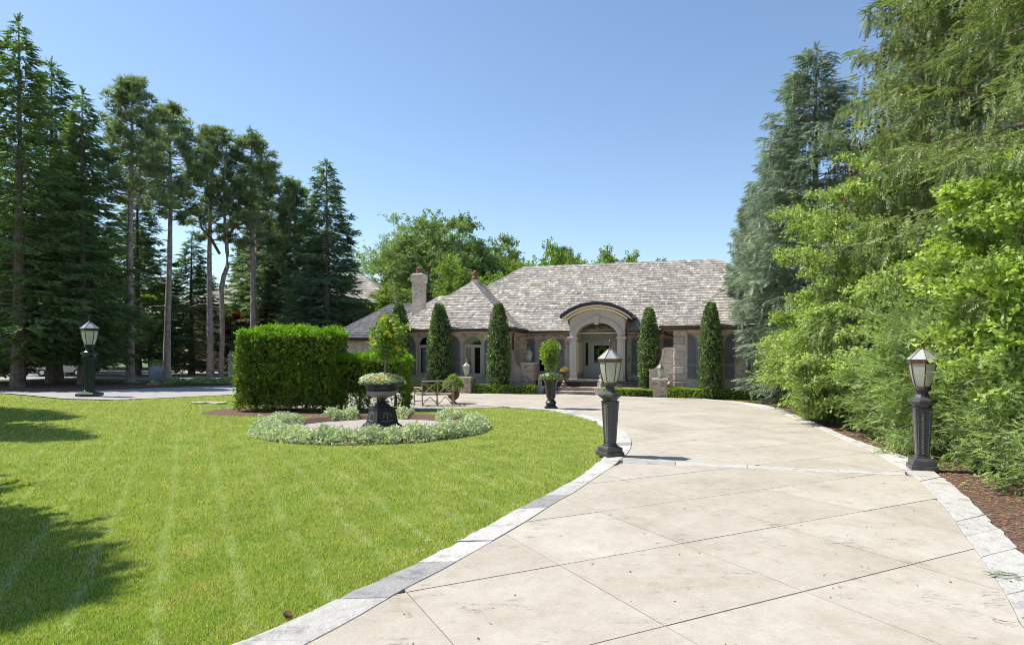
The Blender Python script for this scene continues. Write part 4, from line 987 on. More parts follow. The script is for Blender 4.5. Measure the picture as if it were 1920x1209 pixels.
# left wing hip
lwW, lwD, lwm = 7.3, 3.65, 0.855
L0, L1 = -4.3, 3.0
lw = roof_set(SH, [dict(A=(L0,-0.6), e=(1,0), n=(0,1), W=lwW, D=lwD, kl=1, kr=1, m=lwm, z0=3.27),
    dict(A=(L1,-0.6), e=(0,1), n=(-1,0), W=9.0, D=lwD, kl=1, kr=0, m=lwm, z0=3.27),
    dict(A=(L0,8.4), e=(0,-1), n=(1,0), W=9.0, D=lwD, kl=0, kr=1, m=lwm, z0=3.27)])
ap = (L0+lwD, -0.6+lwD, 3.27+zprof(lwm, lwD))
caps(lw, SH, [hipline((L0,-0.6),(1,0),(0,1),1,lwm,3.27,lwD), hipline((L1,-0.6),(-1,0),(0,1),1,lwm,3.27,lwD), [ap, (ap[0], 8.3, ap[2])]])
# main roof
mm = 0.748; Dm = 6.0
mr = roof_set(SH, [dict(A=(-4.8,1.2), e=(1,0), n=(0,1), W=23.7, D=Dm, kl=1, kr=1, m=mm, z0=3.17, skip=lambda a, d: (-4.8+a < 1.6-d*0.0 and d < 2.2) and False),
    dict(A=(18.9,13.2), e=(-1,0), n=(0,-1), W=23.7, D=Dm, kl=1, kr=1, m=mm, z0=3.17, cw=0.5, wmin=0.4, wmax=0.6),
    dict(A=(-4.8,13.2), e=(0,-1), n=(1,0), W=12.0, D=Dm, kl=1, kr=1, m=mm, z0=3.17),
    dict(A=(18.9,1.2), e=(0,1), n=(-1,0), W=12.0, D=Dm, kl=1, kr=1, m=mm, z0=3.17)])
zr = 3.17+zprof(mm, Dm)
caps(mr, SH, [[(1.2,7.2,zr),(12.9,7.2,zr)], hipline((-4.8,1.2),(1,0),(0,1),1,mm,3.17,Dm), hipline((18.9,1.2),(-1,0),(0,1),1,mm,3.17,Dm)])
# right wing hip
rD = 4.05; rm = 0.74
rr = roof_set(SH, [dict(A=(10.15,-1.55), e=(1,0), n=(0,1), W=8.1, D=rD, kl=1, kr=1, m=rm, z0=3.25),
    dict(A=(10.15,6.5), e=(0,-1), n=(1,0), W=8.05, D=rD, kl=0, kr=1, m=rm, z0=3.25),
    dict(A=(18.25,-1.55), e=(0,1), n=(-1,0), W=8.0, D=rD, kl=1, kr=0, m=rm, z0=3.25)])
caps(rr, SH, [hipline((10.15,-1.55),(1,0),(0,1),1,rm,3.25,rD)], w=0.10)
# rear and garage wings at the left
gw = roof_set(M['shaded_shingle'], [dict(A=(-13.0,6.5), e=(1,0), n=(0,1), W=12.0, D=3.6, kl=1, kr=0, m=0.78, z0=3.05),
    dict(A=(-13.0,13.7), e=(0,-1), n=(1,0), W=7.2, D=3.6, kl=1, kr=1, m=0.78, z0=3.05)])
caps(gw, M['shaded_shingle'], [hipline((-13.0,6.5),(1,0),(0,1),1,0.78,3.05,3.6)])
rw_ = roof_set(SH, [dict(A=(-8.0,4.9), e=(1,0), n=(0,1), W=9.0, D=3.2, kl=1, kr=1, m=0.85, z0=3.45),
    dict(A=(-8.0,11.3), e=(0,-1), n=(1,0), W=6.4, D=3.2, kl=1, kr=1, m=0.85, z0=3.45)])
MB().box(-12.5, -3.8, 7.0, 7.3, 0, 3.0).box(-12.5, -12.2, 7.3, 12.5, 0, 3.0).build('wall', BR, house)
MB().box(-7.5, -3.8, 5.4, 5.7, 0, 3.4).build('wall', BR, house)
MB().box(-12.62, -12.2, 6.86, 7.0, 0, 2.9).build('wall_pier', M['brick_red'], house)
# fascia + gutters
def gutter(pts, closed=False, r=0.075):
    g = MB()
    for a, b in zip(pts[:-1], pts[1:]):
        a = Vector(a); b = Vector(b); t_ = (b-a).normalized(); o = t_.cross(Vector((0,0,1))).normalized()
        prof = [(0.0,0.05),(0.135,0.05),(0.135,0.025),(0.11,-0.06),(0.05,-0.085),(0.0,-0.085),(-0.02,-0.16),(-0.05,-0.16),(-0.05,0.03)]
        vs = [a+o*p+Vector((0,0,q))-t_*0.06 for p, q in prof]+[b+o*p+Vector((0,0,q))+t_*0.06 for p, q in prof]; n = len(prof)
        g.add(vs, [(i,(i+1)%n,n+(i+1)%n,n+i) for i in range(n)]+[tuple(range(n-1,-1,-1)), tuple(range(n,2*n))])
    o = g.build('gutter', M['gutter'], house)
    br = MB(); 
    for a, b in zip(pts[:-1], pts[1:]):
        a = Vector(a); b = Vector(b); L = (b-a).length; t_ = (b-a).normalized(); oo = t_.cross(Vector((0,0,1))).normalized(); k = 0.5
        while k < L:
            p = a+t_*k+oo*0.137+Vector((0,0,0.02)); br.box(p.x-0.012, p.x+0.012, p.y-0.012, p.y+0.012, p.z-0.02, p.z+0.045); k += 0.9
    tag(br.build('bracket', M['pewter'], o), kind='stuff')
    return o
gutter([(L0,8.0,3.24),(L0,-0.58,3.24),(L1,-0.58,3.24),(L1,1.25,3.24)])
gutter([(3.05,1.22,3.15),(5.42,1.22,3.15)]); gutter([(8.3,1.22,3.15),(10.15,1.22,3.15)])
gutter([(10.17,1.2,3.22),(10.17,-1.53,3.22),(18.2,-1.53,3.22)])
gutter([(-13.0,13.0,3.02),(-13.0,6.52,3.02),(-4.4,6.52,3.02)])
so = MB().box(L0+.02, L1-.02, -0.57, 0.0, 3.10, 3.13).box(2.5, L1-.02, 0.0, 1.2, 3.10, 3.13).box(2.5, 10.7, 1.21, 1.8, 3.04, 3.07).box(10.2, 18.2, -1.5, -0.95, 3.10, 3.13).box(10.2, 10.72, -0.95, 1.8, 3.101, 3.131)
so.build('soffit', M['stucco_cream'], house)
MB().tube([(2.75,-0.2,3.13),(2.72,0.0,2.98),(2.57,0.35,2.90),(2.57,0.4,0.1)], 0.04, 8).build('downpipe', M['gutter'], house)
MB().tube([(10.1,1.0,3.1),(10.3,1.3,2.95),(10.62,1.72,2.85),(10.62,1.72,0.2)], 0.04, 8).build('downpipe', M['gutter'], house)

# chimney and terracotta pots
ch = MB().frus(3.5, 0.66, 6.35, 0.66, -4.0, 3.1, 0.56, 0.56).build('chimney', BR, house)
MB().frus(6.15, 0.70, 6.22, 0.76, -4.0, 3.1, 0.60, 0.66).frus(6.22, 0.78, 6.62, 0.78, -4.0, 3.1, 0.68, 0.68).frus(6.62, 0.70, 6.70, 0.58, -4.0, 3.1, 0.60, 0.50).build('chimney_cap', BR, ch)
MB().lathe([(0.17,6.69),(0.17,6.85),(0.12,6.95),(0.17,6.98),(0.17,7.02),(0.05,7.1)], 10, -4.0, 3.1).build('chimney_pot', M['terradark'], ch)
c2 = MB().frus(5.6, 0.42, 6.35, 0.42, -0.95, 4.3).build('vent_stack', BR, house)
MB().lathe([(0.20,6.35),(0.20,6.5),(0.13,6.62),(0.17,6.72),(0.14,6.85),(0.04,6.95)], 10, -0.95, 4.3).build('chimney_pot', M['terradark'], c2)

# arched portico -----------------------------------------------------
pc, py = 6.83, 0.9
pL, pR = 5.43, 8.23; oL, oR = 5.80, 7.86
def segarc(x0, x1, zs, rise, n=24):
    a = (x1-x0)/2; c = (x0+x1)/2; rad = (a*a+rise*rise)/(2*rise); h0 = zs+rise-rad; t0 = math.asin(a/rad)
    return [(c+rad*math.sin(t0*(1-2*i/n)), h0+rad*math.cos(t0*(1-2*i/n))) for i in range(n+1)]   # right to left
def ell(x0, x1, zs, rise, n=24):
    a = (x1-x0)/2; c = (x0+x1)/2; return [(c+a*math.cos(math.pi*i/n), zs+rise*math.sin(math.pi*i/n)) for i in range(n+1)]
ZF = 0.70
por = MB()
# gable face: outer outline under the hood, opening cut as an arch (built as strips)
top = segarc(pL, pR, 3.72, 0.52); opn = ell(oL, oR, 2.86, 0.70)
for i in range(24):
    a, b, c, d = top[i], top[i+1], opn[i+1], opn[i]
    for (p, q, r_, s_) in ((a, b, c, d),):
        por.add([(p[0],py,p[1]),(q[0],py,q[1]),(r_[0],py,r_[1]),(s_[0],py,s_[1])], [(0,1,2,3)])
    por.add([(c[0],py,c[1]),(d[0],py,d[1]),(d[0],py+2.0,d[1]),(c[0],py+2.0,c[1])], [(0,1,2,3)])
por.add([(pL,py,3.72),(oL,py,2.86),(pL,py,2.86)], [(0,1,2)]); por.add([(pR,py,3.72),(pR,py,2.86),(oR,py,2.86)], [(0,1,2)])
for x0, x1 in ((pL, oL), (oR, pR)): por.box(x0, x1, py+0.001, 2.9, ZF-0.1, 2.859)
por.add([(pL,py,2.8),(pL,py,3.72),(pL,4.2,3.72),(pL,4.2,2.8)], [(0,1,2,3)]); por.add([(pR,py,2.8),(pR,py,3.72),(pR,4.2,3.72),(pR,4.2,2.8)], [(3,2,1,0)])
portico = por.build('portico', M['stucco'], house)
# moulded surround, imposts, keystone, panels
m = MB(); ar = ell(oL-0.02, oR+0.02, 2.86, 0.72); ao = ell(oL-0.20, oR+0.20, 2.86, 0.90); ay = ell(oL-0.27, oR+0.27, 2.86, 0.97)
for i in range(24):
    for A_, B_, y0 in ((ar, ao, py-0.05), (ao, ay, py-0.075)):
        p, q, r_, s_ = A_[i], A_[i+1], B_[i+1], B_[i]
        m.add([(p[0],y0,p[1]),(q[0],y0,q[1]),(r_[0],y0,r_[1]),(s_[0],y0,s_[1]),(p[0],py,p[1]),(q[0],py,q[1]),(r_[0],py,r_[1]),(s_[0],py,s_[1])], [(0,1,2,3),(0,4,5,1),(3,2,6,7)])
for sx in (-1, 1):
    x = oL if sx < 0 else oR
    a, b = (x-0.27, x-0.003) if sx < 0 else (x+0.003, x+0.27)
    m.box(a, b, py-0.05, py-0.001, ZF+0.25, 2.74)
    m.box(min(a,b)-0.03, max(a,b)+0.03, py-0.09, py-0.001, ZF-0.05, ZF+0.25)
m.build('arch_moulding', M['stucco'], portico, bevel=0.0)
MB().box(pL-0.09, oL+0.05, py-0.12, py+0.5, 2.74, 2.86).box(oR-0.05, pR+0.09, py-0.12, py+0.5, 2.74, 2.86).build('impost', M['stucco'], portico, bevel=0.012)
MB().box(oL+0.001, oL+0.03, py+0.15, py+1.8, 1.0, 2.6).box(oR-0.03, oR-0.001, py+0.15, py+1.8, 1.0, 2.6).build('reveal_panel', M['stucco_cream'], portico)
MB().prism_y([(pc-0.10,3.46),(pc+0.10,3.46),(pc+0.17,3.93),(pc-0.17,3.93)], py-0.13, py).build('keystone', M['stucco'], portico, bevel=0.012)
# coffered soffit panels of the vault
vp = ell(oL+0.03, oR-0.03, 2.87, 0.66, 24)
for k, (i0, i1) in enumerate(((3,8),(9,15),(16,21))):
    m = MB()
    for i in range(i0, i1):
        a, b = vp[i], vp[i+1]; m.add([(a[0],py+0.25,a[1]-0.015),(b[0],py+0.25,b[1]-0.015),(b[0],py+1.6,b[1]-0.015),(a[0],py+1.6,a[1]-0.015)], [(0,1,2,3),(3,2,1,0)])
    m.build('vault_panel', M['stucco_cream'], portico)
    c = vp[(i0+i1)//2]; MB().lathe([(0.045,c[1]-0.05),(0.05,c[1]-0.01)], 12, c[0], py+0.6).build('downlight', M['bronze'], portico)
m = MB()
for i in range(3, 21):
    a, b = vp[i], vp[i+1]
    m.add([(a[0],py+0.004,a[1]-0.0),(b[0],py+0.004,b[1]-0.0),(b[0],py+1.98,b[1]-0.0),(a[0],py+1.98,a[1]-0.0)], [(0,1,2,3),(3,2,1,0)])
m.build('vault', M['stucco_cream'], portico)
# hood: curved moulding and dark barrel roof running back
hl, hr = 5.02, 8.66
def band(x0, x1, zs, rise, t_, y0, y1, name, mt, par, n=24):
    a = segarc(x0, x1, zs, rise, n); b = segarc(x0-0.03, x1+0.03, zs+t_, rise+0.0, n); m = MB()
    vs = [(p[0], y0, p[1]) for p in a]+[(p[0], y0, p[1]) for p in b]+[(p[0], y1, p[1]) for p in a]+[(p[0], y1, p[1]) for p in b]; N_ = n+1
    fs = []
    for i in range(n): fs += [(i,i+1,N_+i+1,N_+i),(2*N_+i,3*N_+i,3*N_+i+1,2*N_+i+1),(N_+i,N_+i+1,3*N_+i+1,3*N_+i),(i,2*N_+i,2*N_+i+1,i+1)]
    fs += [(0,N_,3*N_,2*N_),(n,2*N_+n,3*N_+n,N_+n)]
    m.add(vs, fs); return m.build(name, mt, par)
band(pL-0.12, pR+0.12, 3.68, 0.56, 0.10, py-0.14, py-0.002, 'hood_moulding', M['stucco_cream'], portico)
band(hl+0.14, hr-0.14, 3.74, 0.62, 0.09, py-0.36, 1.6, 'hood_moulding', M['stucco_cream'], portico)
band(hl, hr, 3.80, 0.68, 0.13, py-0.46, 3.9, 'hood_roof', M['hoodroof'], portico)
# entrance screen and door
yd = py+2.0
scr = MB().prism_y([(p[0], p[1]) for p in ell(oL, oR, 2.86, 0.70)]+[(oL, 2.66), (oR, 2.66)], yd, yd+0.06)
for x in (oL, 6.11, 7.51, oR-0.06): scr.box(x, x+0.06 if x not in (6.11, 7.51) else x+0.05, yd-0.05, yd+0.06, ZF, 2.659)
scr.box(oL, oR, yd-0.07, yd-0.001, 2.66, 2.74)
scr.box(6.12, 6.17, yd-0.05, yd-0.001, 2.74, 3.42).box(7.50, 7.55, yd-0.05, yd-0.001, 2.74, 3.42)
door = None
es = scr.build('entrance_screen', M['door'], house)
for x0, x1 in ((5.90, 6.08), (6.24, 7.42), (7.60, 7.76)):
    m = MB(); zt = 3.28 if x1-x0 > 0.5 else 3.02; ring(m, [(x0,2.80),(x1,2.80),(x1,zt),(x0,zt)], 0.04, yd-0.03, yd-0.002); m.build('transom_panel', M['door'], es)
for x0, x1 in ((5.86, 6.11), (7.56, 7.80)):
    m = MB(); ring(m, [(x0,ZF+0.02),(x1,ZF+0.02),(x1,2.65),(x0,2.65)], 0.05, yd-0.03, yd+0.03); m.box(x0+0.05, x1-0.05, yd-0.01, yd+0.03, ZF+0.07, 1.36); m.build('sidelight', M['door'], es)
    MB().box(x0+0.04, x1-0.04, yd+0.005, yd+0.012, 1.36, 2.61).build('pane', M['glass'], es)
m = MB(); dL, dR = 6.17, 7.50
ring(m, [(dL,ZF+0.01),(dR,ZF+0.01),(dR,2.65),(dL,2.65)], 0.16, yd-0.045, yd+0.02)
m.box(dL+0.15, dR-0.15, yd-0.03, yd+0.02, ZF+0.15, 1.46)
ring(m, [(dL+0.22,ZF+0.22),(dR-0.22,ZF+0.22),(dR-0.22,1.38),(dL+0.22,1.38)], 0.035, yd-0.045, yd-0.031)
ring(m, [(dL+0.16,1.46),(dR-0.16,1.46),(dR-0.16,2.49),(dL+0.16,2.49)], 0.05, yd-0.055, yd-0.03)
door = m.build('door', M['door'], house)
MB().box(dL+0.2, dR-0.2, yd-0.02, yd-0.012, 1.5, 2.45).build('pane', M['glass'], door)
MB().tube([(7.38,yd-0.1,1.55),(7.38,yd-0.1,1.75)], 0.014, 6).box(7.35,7.41,yd-0.09,yd-0.045,1.5,1.56).build('handle', M['bronze'], door)
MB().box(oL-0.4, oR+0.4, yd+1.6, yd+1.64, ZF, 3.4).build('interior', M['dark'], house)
MB().box(oL+0.1, oL+0.24, yd+0.8, yd+1.0, 1.35, 1.6).build('hall_table', M['terracotta'], house)
MB().box(8.31, 8.40, 1.775, 1.795, 1.62, 1.82).box(8.33, 8.38, 1.765, 1.776, 1.65, 1.79).build('door_chime', M['bronze'], house)

# wreath hangs on the door
wr = empty('door_wreath', (0,0,0), 0, 'round leafy wreath hanging on the grey front door', 'wreath')
g = np.random.default_rng(4); n = 340; a = g.uniform(0, 6.283, n); rr_ = 0.25+g.normal(0, 0.045, n)
P = np.c_[6.83+np.cos(a)*rr_, yd-0.10+g.normal(0, 0.03, n), 2.05+np.sin(a)*rr_]
V, F = scatter(LEF[0], P, np.c_[np.cos(a), -np.full(n, 0.7), np.sin(a)]+g.normal(0, 0.5, (n, 3)), g.normal(0, 1, (n, 3)), 0.085)
wr.location = house.location; wr.rotation_euler = house.rotation_euler
np_obj('foliage', V, F, M['lemon'], wr); MB().tube([(6.83,yd-0.07,2.3),(6.83,yd-0.07,2.62)], 0.012, 5).build('hanger', M['bronze'], wr)

# ------------------------------------------------------------------ steps, landing, plinths
entry = empty('entrance_steps', house.location, -TH, 'broad stone steps rising to the arched entrance', 'steps')
for k, (y0, u0, u1) in enumerate(((-0.75, 4.55, 8.9), (-0.05, 5.0, 9.6), (0.35, 5.3, 9.6), (0.72, 5.35, 8.3))):
    z0, z1 = 0.175*k, 0.175*(k+1); n = 3; w = (u1-u0)/n
    for i in range(n):
        MB().box(u0+i*w+0.004, u0+(i+1)*w-0.004, y0, y0+(1.3 if k < 3 else 2.2), z0+0.045, z1).build('tread', M['steps'], entry, bevel=0.012)
    m = MB(); x = u0+0.03
    while x < u1-0.05:
        w_ = random.uniform(0.2, 0.42); m.box(x, min(u1-0.03, x+w_-0.01), y0+0.04+random.uniform(0, .012), y0+0.3, z0-0.02, z0+0.045); x += w_
    tag(m.build('riser_stone', M['steps'], entry), kind='stuff')
def in_house(name, u, v, label, cat, group=None, rz=0, z=0, s=1):
    p = HW_(u, v); return empty(name, (p[0], p[1], z), -TH+rz, label, cat, group, scale=s)
def plinth(u, v, label):
    e = in_house('stone_plinth', u, v, label, 'plinth', 'plinths beside the steps')
    MB().frus(0.0, 0.42, 0.34, 0.54).build('body', M['cast'], e, bevel=0.01); MB().frus(0.345, 0.60, 0.40, 0.60).build('cap', M['cast'], e, bevel=0.012)
plinth(4.15, -0.35, 'pale tapered stone plinth left of the front steps, under the cherub'); plinth(7.30, -0.95, 'pale tapered stone plinth right of the front steps, half behind the lamp')
# ------------------------------------------------------------------ brick piers, lanterns and curved garden walls
def pier(loc, w, h, rz, label, zb=0.0):
    e = empty('brick_pier', (loc[0], loc[1], zb), rz, label, 'pier', 'brick piers carrying lanterns')
    MB().box(-w/2+0.012, w/2-0.012, -w/2+0.012, w/2-0.012, -0.03, h-0.10).build('mortar', M['stone'], e)
    m = MB(); n = int((h-0.1)/0.075); bl = w/3.0
    for r in range(n):
        z = r*0.075
        for side in range(4):
            a = side*math.pi/2; c, s = math.cos(a), math.sin(a); off = (r+side) % 2*bl/2
            x = -w/2+(0.0 if (r+side) % 2 == 0 else 0.0); xs = [-w/2] + [-w/2+bl*k-(bl/2 if (r+side) % 2 else 0) for k in range(1, 4)] + [w/2]
            xs = sorted(set([round(max(-w/2, min(w/2, q)), 4) for q in xs]))
            for x0, x1 in zip(xs[:-1], xs[1:]):
                if x1-x0 < 0.03: continue
                y0 = -w/2-random.uniform(0, 0.004); p = [(x0+0.004, y0), (x1-0.004, y0), (x1-0.004, -w/2+0.02), (x0+0.004, -w/2+0.02)]
                m.prism([(q[0]*c-q[1]*s, q[0]*s+q[1]*c) for q in p], z+0.005, z+0.070)
    tag(m.build('brick', M['brickpiece'], e), kind='stuff')
    MB().frus(h-0.10, w+0.02, h-0.045, w+0.12).frus(h-0.045, w+0.14, h, w+0.14).build('cap', M['cast'], e, bevel=0.008)
    return e
def lantern(root, z0, s, mframe, mroof, mfin, sides=6, ph=0.0, name='lantern'):
    """tapered many-sided lantern: frosted panes between curved ribs, band, pitched roof and finial"""
    prof = [(0.118, 0.0), (0.150, 0.10), (0.178, 0.21), (0.195, 0.32), (0.203, 0.40)]
    def pt(k, j, r=0.0, a_=0): a = 2*math.pi*(k+a_)/sides+ph; rr = (prof[j][0]+r)*s; return (rr*math.cos(a), rr*math.sin(a), z0+prof[j][1]*s)
    fr = MB()
    for k in range(sides): fr.tube([pt(k, j, 0.006) for j in range(5)], 0.0095*s, 5)
    fr.lathe([(0.10*s, z0-0.03*s), (0.135*s, z0-0.03*s), (0.135*s, z0+0.006*s), (0.11*s, z0+0.01*s)], sides*2, ph=ph)
    fr.lathe([(0.200*s, z0+0.395*s), (0.222*s, z0+0.395*s), (0.226*s, z0+0.43*s), (0.232*s, z0+0.435*s), (0.235*s, z0+0.460*s), (0.19*s, z0+0.468*s)], sides, ph=ph)
    L = fr.build(name, mframe, root)
    for k in range(sides):
        m = MB(); vs = []
        for j in range(5): vs += [pt(k, j, -0.002, 0.03), pt(k, j, -0.002, 0.97)]
        m.add(vs, [(2*j, 2*j+1, 2*j+3, 2*j+2) for j in range(4)]); m.build('pane', M['frost'], L)
    r = MB(); zr_ = z0+0.468*s; top_ = z0+0.645*s
    for k in range(sides):
        a0 = 2*math.pi*k/sides+ph; a1 = 2*math.pi*(k+1)/sides+ph
        r.add([(0.234*s*math.cos(a0),0.234*s*math.sin(a0),zr_),(0.234*s*math.cos(a1),0.234*s*math.sin(a1),zr_),(0.035*s*math.cos(a1),0.035*s*math.sin(a1),top_),(0.035*s*math.cos(a0),0.035*s*math.sin(a0),top_)], [(0,1,2,3)])
    r.build('roof_pane', mroof, L)
    rb = MB()
    for k in range(sides):
        a = 2*math.pi*k/sides+ph; rb.tube([(0.238*s*math.cos(a),0.238*s*math.sin(a),zr_), (0.036*s*math.cos(a),0.036*s*math.sin(a),top_+0.004)], 0.008*s, 5)
    rb.build('roof_rib', mfin if mfin else mframe, L)
    MB().lathe([(0.04*s, top_-0.01), (0.042*s, top_+0.012*s), (0.016*s, top_+0.03*s), (0.012*s, top_+0.055*s), (0.026*s, top_+0.085*s), (0.027*s, top_+0.12*s), (0.018*s, top_+0.155*s), (0.022*s, top_+0.165*s), (0.005*s, top_+0.195*s)], 12).build('finial', mframe, L, smooth=True)
    MB().lathe([(0.035*s, z0), (0.035*s, z0+0.09*s), (0.06*s, z0+0.14*s), (0.062*s, z0+0.20*s), (0.03*s, z0+0.26*s)], 12).build('bulb', M['curtain'], L, smooth=True)
    return L
def lamp_post(loc, rz, label, s=1.0, stretch=1.0, base=None, iron=None, mf=None):
    e = empty('lamp_post', (loc[0], loc[1], 0.03), rz, label, 'lamp post', None, scale=s); I = iron or M['iron']
    b = base or 0.40
    if base: MB().frus(0, b, 0.08, b).frus(0.08, b*0.9, 0.12, b*0.5).build('base', I, e, bevel=0.008)
    else: MB().frus(0, b, 0.085, b).frus(0.086, 0.355, 0.17, 0.345).frus(0.17, 0.32, 0.20, 0.24).build('base', I, e, bevel=0.008)
    zs0, zs1 = (0.12 if base else 0.20), 0.12+0.92*stretch
    MB().frus(zs0, 0.215, zs0+0.035, 0.205).frus(zs0+0.035, 0.175, zs1, 0.250).frus(zs1, 0.265, zs1+0.02, 0.27).build('shaft', I, e, bevel=0.006)
    for q in range(4):                       # raised plaited strip with edge beads on each side of the shaft
        m = MB(); a = q*math.pi/2; c, s_ = math.cos(a), math.sin(a); n = int(24*stretch)
        def tr(x, y, z): return (x*c-y*s_, x*s_+y*c, z)
        def hw(z): t_ = (z-zs0)/(zs1-zs0); return (0.175+(0.25-0.175)*t_)/2
        for i in range(n):
            z = zs0+0.08+(zs1-zs0-0.13)*i/n; dz = (zs1-zs0-0.13)/n; y = -hw(z)-0.002; w = 0.030+0.012*(z/zs1)
            m.add([tr(-w,y,z),tr(0,y-0.004,z+dz*0.55),tr(0,y-0.014,z+dz*0.35),tr(-w,y-0.002,z-dz*0.35),tr(w,y,z),tr(w,y-0.002,z-dz*0.35)], [(0,1,2,3),(4,5,2,1)])
            m.add([tr(-w,y,z+dz*.5),tr(w,y,z+dz*.5),tr(0,y-0.012,z+dz*0.15)], [(0,2,1)])
        for sx in (-1, 1):
            pts = [tr(sx*hw(z)*0.72, -hw(z)-0.002, z) for z in (zs0+0.06, zs1-0.03)]; m.tube(pts, 0.006, 4)
        m.build('plaited_panel', M['ironworn'] if not base else I, e)
    z = zs1+0.02
    MB().lathe([(0.135,z),(0.150,z+0.03),(0.175,z+0.06),(0.212,z+0.085),(0.222,z+0.105),(0.215,z+0.13),(0.16,z+0.15),(0.115,z+0.18),(0.098,z+0.215),(0.085,z+0.25)], 8, ph=R(22.5)).build('capital', I, e)
    MB().lathe([(0.085,z+0.249),(0.090,z+0.26),(0.125,z+0.285),(0.13,z+0.305),(0.115,z+0.32)], 20).build('neck', I, e, smooth=True)
    lantern(e, z+0.345, 1.0, mf or M['bronze'], M['roofglass'], M['pewter'], ph=R(30))
    return e
lamp_post(G(1144,857), R(24), 'dark iron lamp post with frosted lantern standing between lawn and drive', 1.0)
lamp_post(G(1729,883), R(-20), 'iron lamp post with frosted lantern before the conifers right of the drive', 1.0)
lamp_post(G(168,743), R(3), 'green-black lamp post with wide base and slim tapered shaft beside the far path', 1.66, 1.03, 0.50, M['irongreen'], M['irongreen'])

pL_ = at_v(992, 0.15); pier(pL_, 0.66, 1.55, -TH, 'brick pier at the foot of the left curved wall, taller than the others')
pM_ = at_v(875, -1.2); pier(pM_, 0.62, 0.86, -TH, 'short brick pier between the two left box hedges')
pR_ = G(1238, 745.5); pier(pR_, 0.60, 0.88, -TH, 'short brick pier between the two right box hedges')
for (x, y), z, s, lb in ((pL_, 1.55, 0.88, 'pale lantern on the taller pier by the curved wall'), (pM_, 0.86, 0.94, 'pale frosted lantern on the short pier before the left arched windows'), (pR_, 0.88, 0.86, 'clear-sided lantern on the short pier right of the entrance')):
    e = empty('pier_lantern', (x, y, z), 0.3, lb, 'lantern', 'lanterns standing on the brick piers')
    MB().lathe([(0.12*s,0),(0.12*s,0.02),(0.06*s,0.03),(0.06*s,0.06)], 14).build('foot', M['pewter'], e)
    lantern(e, 0.09*s, s, M['pewter'], M['roofglass'] if s > .87 else M['iron'], None)
def curved_wall(pts_top, u_end, v, label, flip=False):
    e = empty('garden_wall', house.location, -TH, label, 'wall', 'curved brick garden walls')
    us = [p[0] for p in pts_top]; poly = pts_top+[(pts_top[-1][0], 0), (pts_top[0][0], 0)]
    MB().prism_y(poly[::-1], v, v+0.25).build('brickwork', M['brick'], e)
    m = MB(); n = len(pts_top); q = inset(pts_top+[(us[-1], -50), (us[0], -50)], -0.11)[:n] if not flip else inset((pts_top+[(us[-1], -50), (us[0], -50)])[::-1], -0.11)[::-1][:n]
    q = [(p[0], p[1]+0.10) if i in (0, n-1) else p for i, p in enumerate(pts_top)]
    for i in range(n):
        a = Vector(pts_top[max(0, i-1)]); b = Vector(pts_top[min(n-1, i+1)]); t_ = (b-a).normalized(); nn = Vector((-t_.y, t_.x)); 
        if nn.y < 0 or (abs(nn.y) < 0.02 and False): nn = -nn
        q[i] = (pts_top[i][0]+nn.x*0.10, pts_top[i][1]+nn.y*0.10)
    vs = [(p[0], v-0.05, p[1]) for p in pts_top]+[(p[0], v-0.05, p[1]) for p in q]+[(p[0], v+0.30, p[1]) for p in pts_top]+[(p[0], v+0.30, p[1]) for p in q]
    fs = []
    for i in range(n-1): fs += [(i,i+1,n+i+1,n+i),(n+i,n+i+1,3*n+i+1,3*n+i),(2*n+i,3*n+i,3*n+i+1,2*n+i+1),(i,2*n+i,2*n+i+1,i+1)]
    fs += [(0,n,3*n,2*n),(n-1,3*n-1,4*n-1,2*n-1)]
    MB().add(vs, fs).build('coping', M['cast'], e)
curved_wall([(2.5,2.15)]+[(2.55+0.72*(1-math.cos(t_)), 1.18+0.90*(1-math.sin(t_))) for t_ in [math.pi/2*i/9 for i in range(10)]][0:10]+[(3.32,1.16)], 0, -0.02, 'brick wall left of the entrance whose stone coping sweeps down to the pier')
curved_wall([(9.55,1.15)]+[(9.62+0.62*math.sin(t_), 1.16+1.02*(1-math.cos(t_))) for t_ in [math.pi/2*i/9 for i in range(10)]]+[(10.27,2.2),(10.68,2.2)], 0, -0.72, 'brick wall beside the right wing whose stone coping curves up to the quoins')

# ------------------------------------------------------------------ columnar shrubs before the house
def column(h, r, seed=1):
    g = np.random.default_rng(seed); n = 3000; q = g.random(n)**0.9; z = 0.12+q*(h-0.12)
    prof = lambda z_: r*np.minimum(1.0, 0.72+z_*0.28/0.6)*np.where(z_ > h*0.42, np.sqrt(np.maximum(0.0, 1-(np.maximum(0, z_-h*0.42)/(h*0.60))**1.7)), 1.0)
    a = g.uniform(0, 2*np.pi, n); lump = 1+0.07*np.sin(a*3+z*2.2)+0.06*np.sin(a*5-z*5)+g.normal(0, 0.05, n); rr_ = prof(z)*lump*g.uniform(0.86, 1.04, n)
    P = np.c_[np.cos(a)*rr_, np.sin(a)*rr_, z]; Fw = np.c_[np.cos(a), np.sin(a), np.full(n, 0.55)]+g.normal(0, 0.45, (n, 3))
    V, F = multi(LEF, P, Fw, np.tile([0, 0, 1.0], (n, 1))+g.normal(0, 0.3, (n, 3)), 0.125*g.uniform(0.6, 1.35, n))
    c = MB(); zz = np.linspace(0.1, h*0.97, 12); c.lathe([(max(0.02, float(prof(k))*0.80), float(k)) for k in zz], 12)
    return V, F, c
GC = 'clipped columnar shrubs before the house front'
